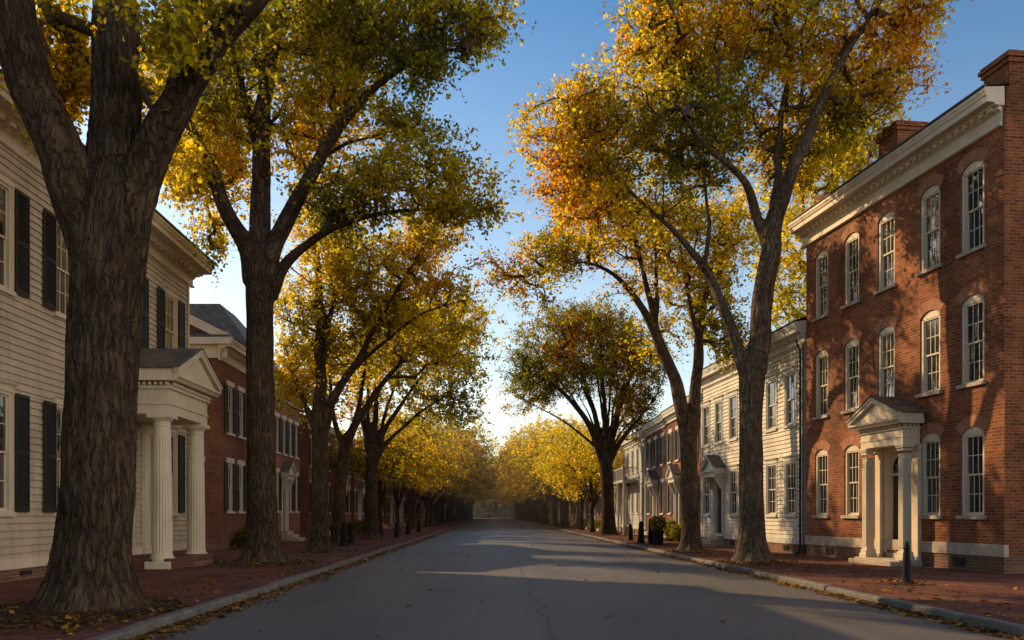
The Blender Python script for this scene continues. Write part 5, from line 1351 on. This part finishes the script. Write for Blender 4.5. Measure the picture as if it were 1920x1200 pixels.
# ================================================================== light, sky, camera
SUN_EL = math.radians(29); AZ = math.atan2(-1, .85)       # bearing of the sun from +Y, negative = to the left
w = bpy.data.worlds.new('World'); scene.world = w; w.use_nodes = True; nt = w.node_tree; nt.nodes.clear()
sky = nt.nodes.new('ShaderNodeTexSky'); sky.sky_type = 'NISHITA'; sky.sun_disc = False
sky.sun_elevation = SUN_EL; sky.sun_rotation = AZ % (2*PI); sky.air_density = 1.0; sky.dust_density = .7; sky.ozone_density = 2.0
bg = nt.nodes.new('ShaderNodeBackground'); bg.inputs[1].default_value = .12
wo = nt.nodes.new('ShaderNodeOutputWorld')
def WN(t, **k):
    n = nt.nodes.new(t)
    for a, b in k.items(): setattr(n, a, b)
    return n
tc = WN('ShaderNodeTexCoord'); sx = WN('ShaderNodeSeparateXYZ'); nt.links.new(tc.outputs['Generated'], sx.inputs[0])
rp = WN('ShaderNodeValToRGB'); nt.links.new(sx.outputs[2], rp.inputs[0]); el_ = rp.color_ramp.elements
stops = [(0.0, (.95, .80, .64)), (.10, (.92, .80, .66)), (.27, (.74, .72, .64)), (.52, (.29, .47, .56)), (1.0, (.20, .32, .5))]
while len(el_) < len(stops): el_.new(.5)
for k, (p_, c_) in enumerate(stops): el_[k].position = p_; el_[k].color = (*c_, 1)
g2 = WN('ShaderNodeMix', data_type='RGBA', blend_type='MULTIPLY'); g2.inputs[0].default_value = 1; nt.links.new(sky.outputs[0], g2.inputs[6]); nt.links.new(rp.outputs[0], g2.inputs[7])
g3 = WN('ShaderNodeVectorMath', operation='SCALE'); nt.links.new(g2.outputs[2], g3.inputs[0]); g3.inputs['Scale'].default_value = 2.2
# warm fill light added to the unseen sky, behind and right of the street
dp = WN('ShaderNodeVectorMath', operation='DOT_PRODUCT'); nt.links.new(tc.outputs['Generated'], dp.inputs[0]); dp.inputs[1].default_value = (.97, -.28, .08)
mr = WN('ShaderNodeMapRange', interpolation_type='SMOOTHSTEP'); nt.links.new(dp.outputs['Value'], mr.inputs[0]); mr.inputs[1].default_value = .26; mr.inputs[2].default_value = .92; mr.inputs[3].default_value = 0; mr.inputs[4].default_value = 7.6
warm_fill = WN('ShaderNodeVectorMath', operation='SCALE'); warm_fill.inputs[0].default_value = (1, .70, .43); nt.links.new(mr.outputs[0], warm_fill.inputs['Scale'])
ad = WN('ShaderNodeVectorMath', operation='ADD'); nt.links.new(g3.outputs[0], ad.inputs[0]); nt.links.new(warm_fill.outputs[0], ad.inputs[1])
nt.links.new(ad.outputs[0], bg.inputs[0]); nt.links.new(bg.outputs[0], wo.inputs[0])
sd = bpy.data.lights.new('sun', 'SUN'); sd.energy = 5.6; sd.angle = math.radians(.6); sd.color = (1, .70, .37)
so = bpy.data.objects.new('sun', sd); C.objects.link(so)
dv = Vector((math.sin(AZ)*math.cos(SUN_EL), math.cos(AZ)*math.cos(SUN_EL), math.sin(SUN_EL)))
so.rotation_euler = (-dv).to_track_quat('-Z', 'Y').to_euler(); so.location = (0, 0, 40)
cd = bpy.data.cameras.new('camera'); co_ = bpy.data.objects.new('camera', cd); C.objects.link(co_)
cd.sensor_width = 36; cd.lens = 36*F/1920; cd.shift_y = (HY-600)/1920; cd.shift_x = (960-VX)/1920; cd.clip_end = 3000; cd.clip_start = .1
co_.location = (0, 0, EYE); co_.rotation_euler = (PI/2, 0, 0); scene.camera = co_
scene.view_settings.view_transform = 'Standard'; scene.view_settings.look = 'None'; scene.view_settings.exposure = 0; scene.view_settings.gamma = 1
scene.cycles.max_bounces = 6; scene.cycles.diffuse_bounces = 3; scene.cycles.transmission_bounces = 4; scene.cycles.use_denoising = True
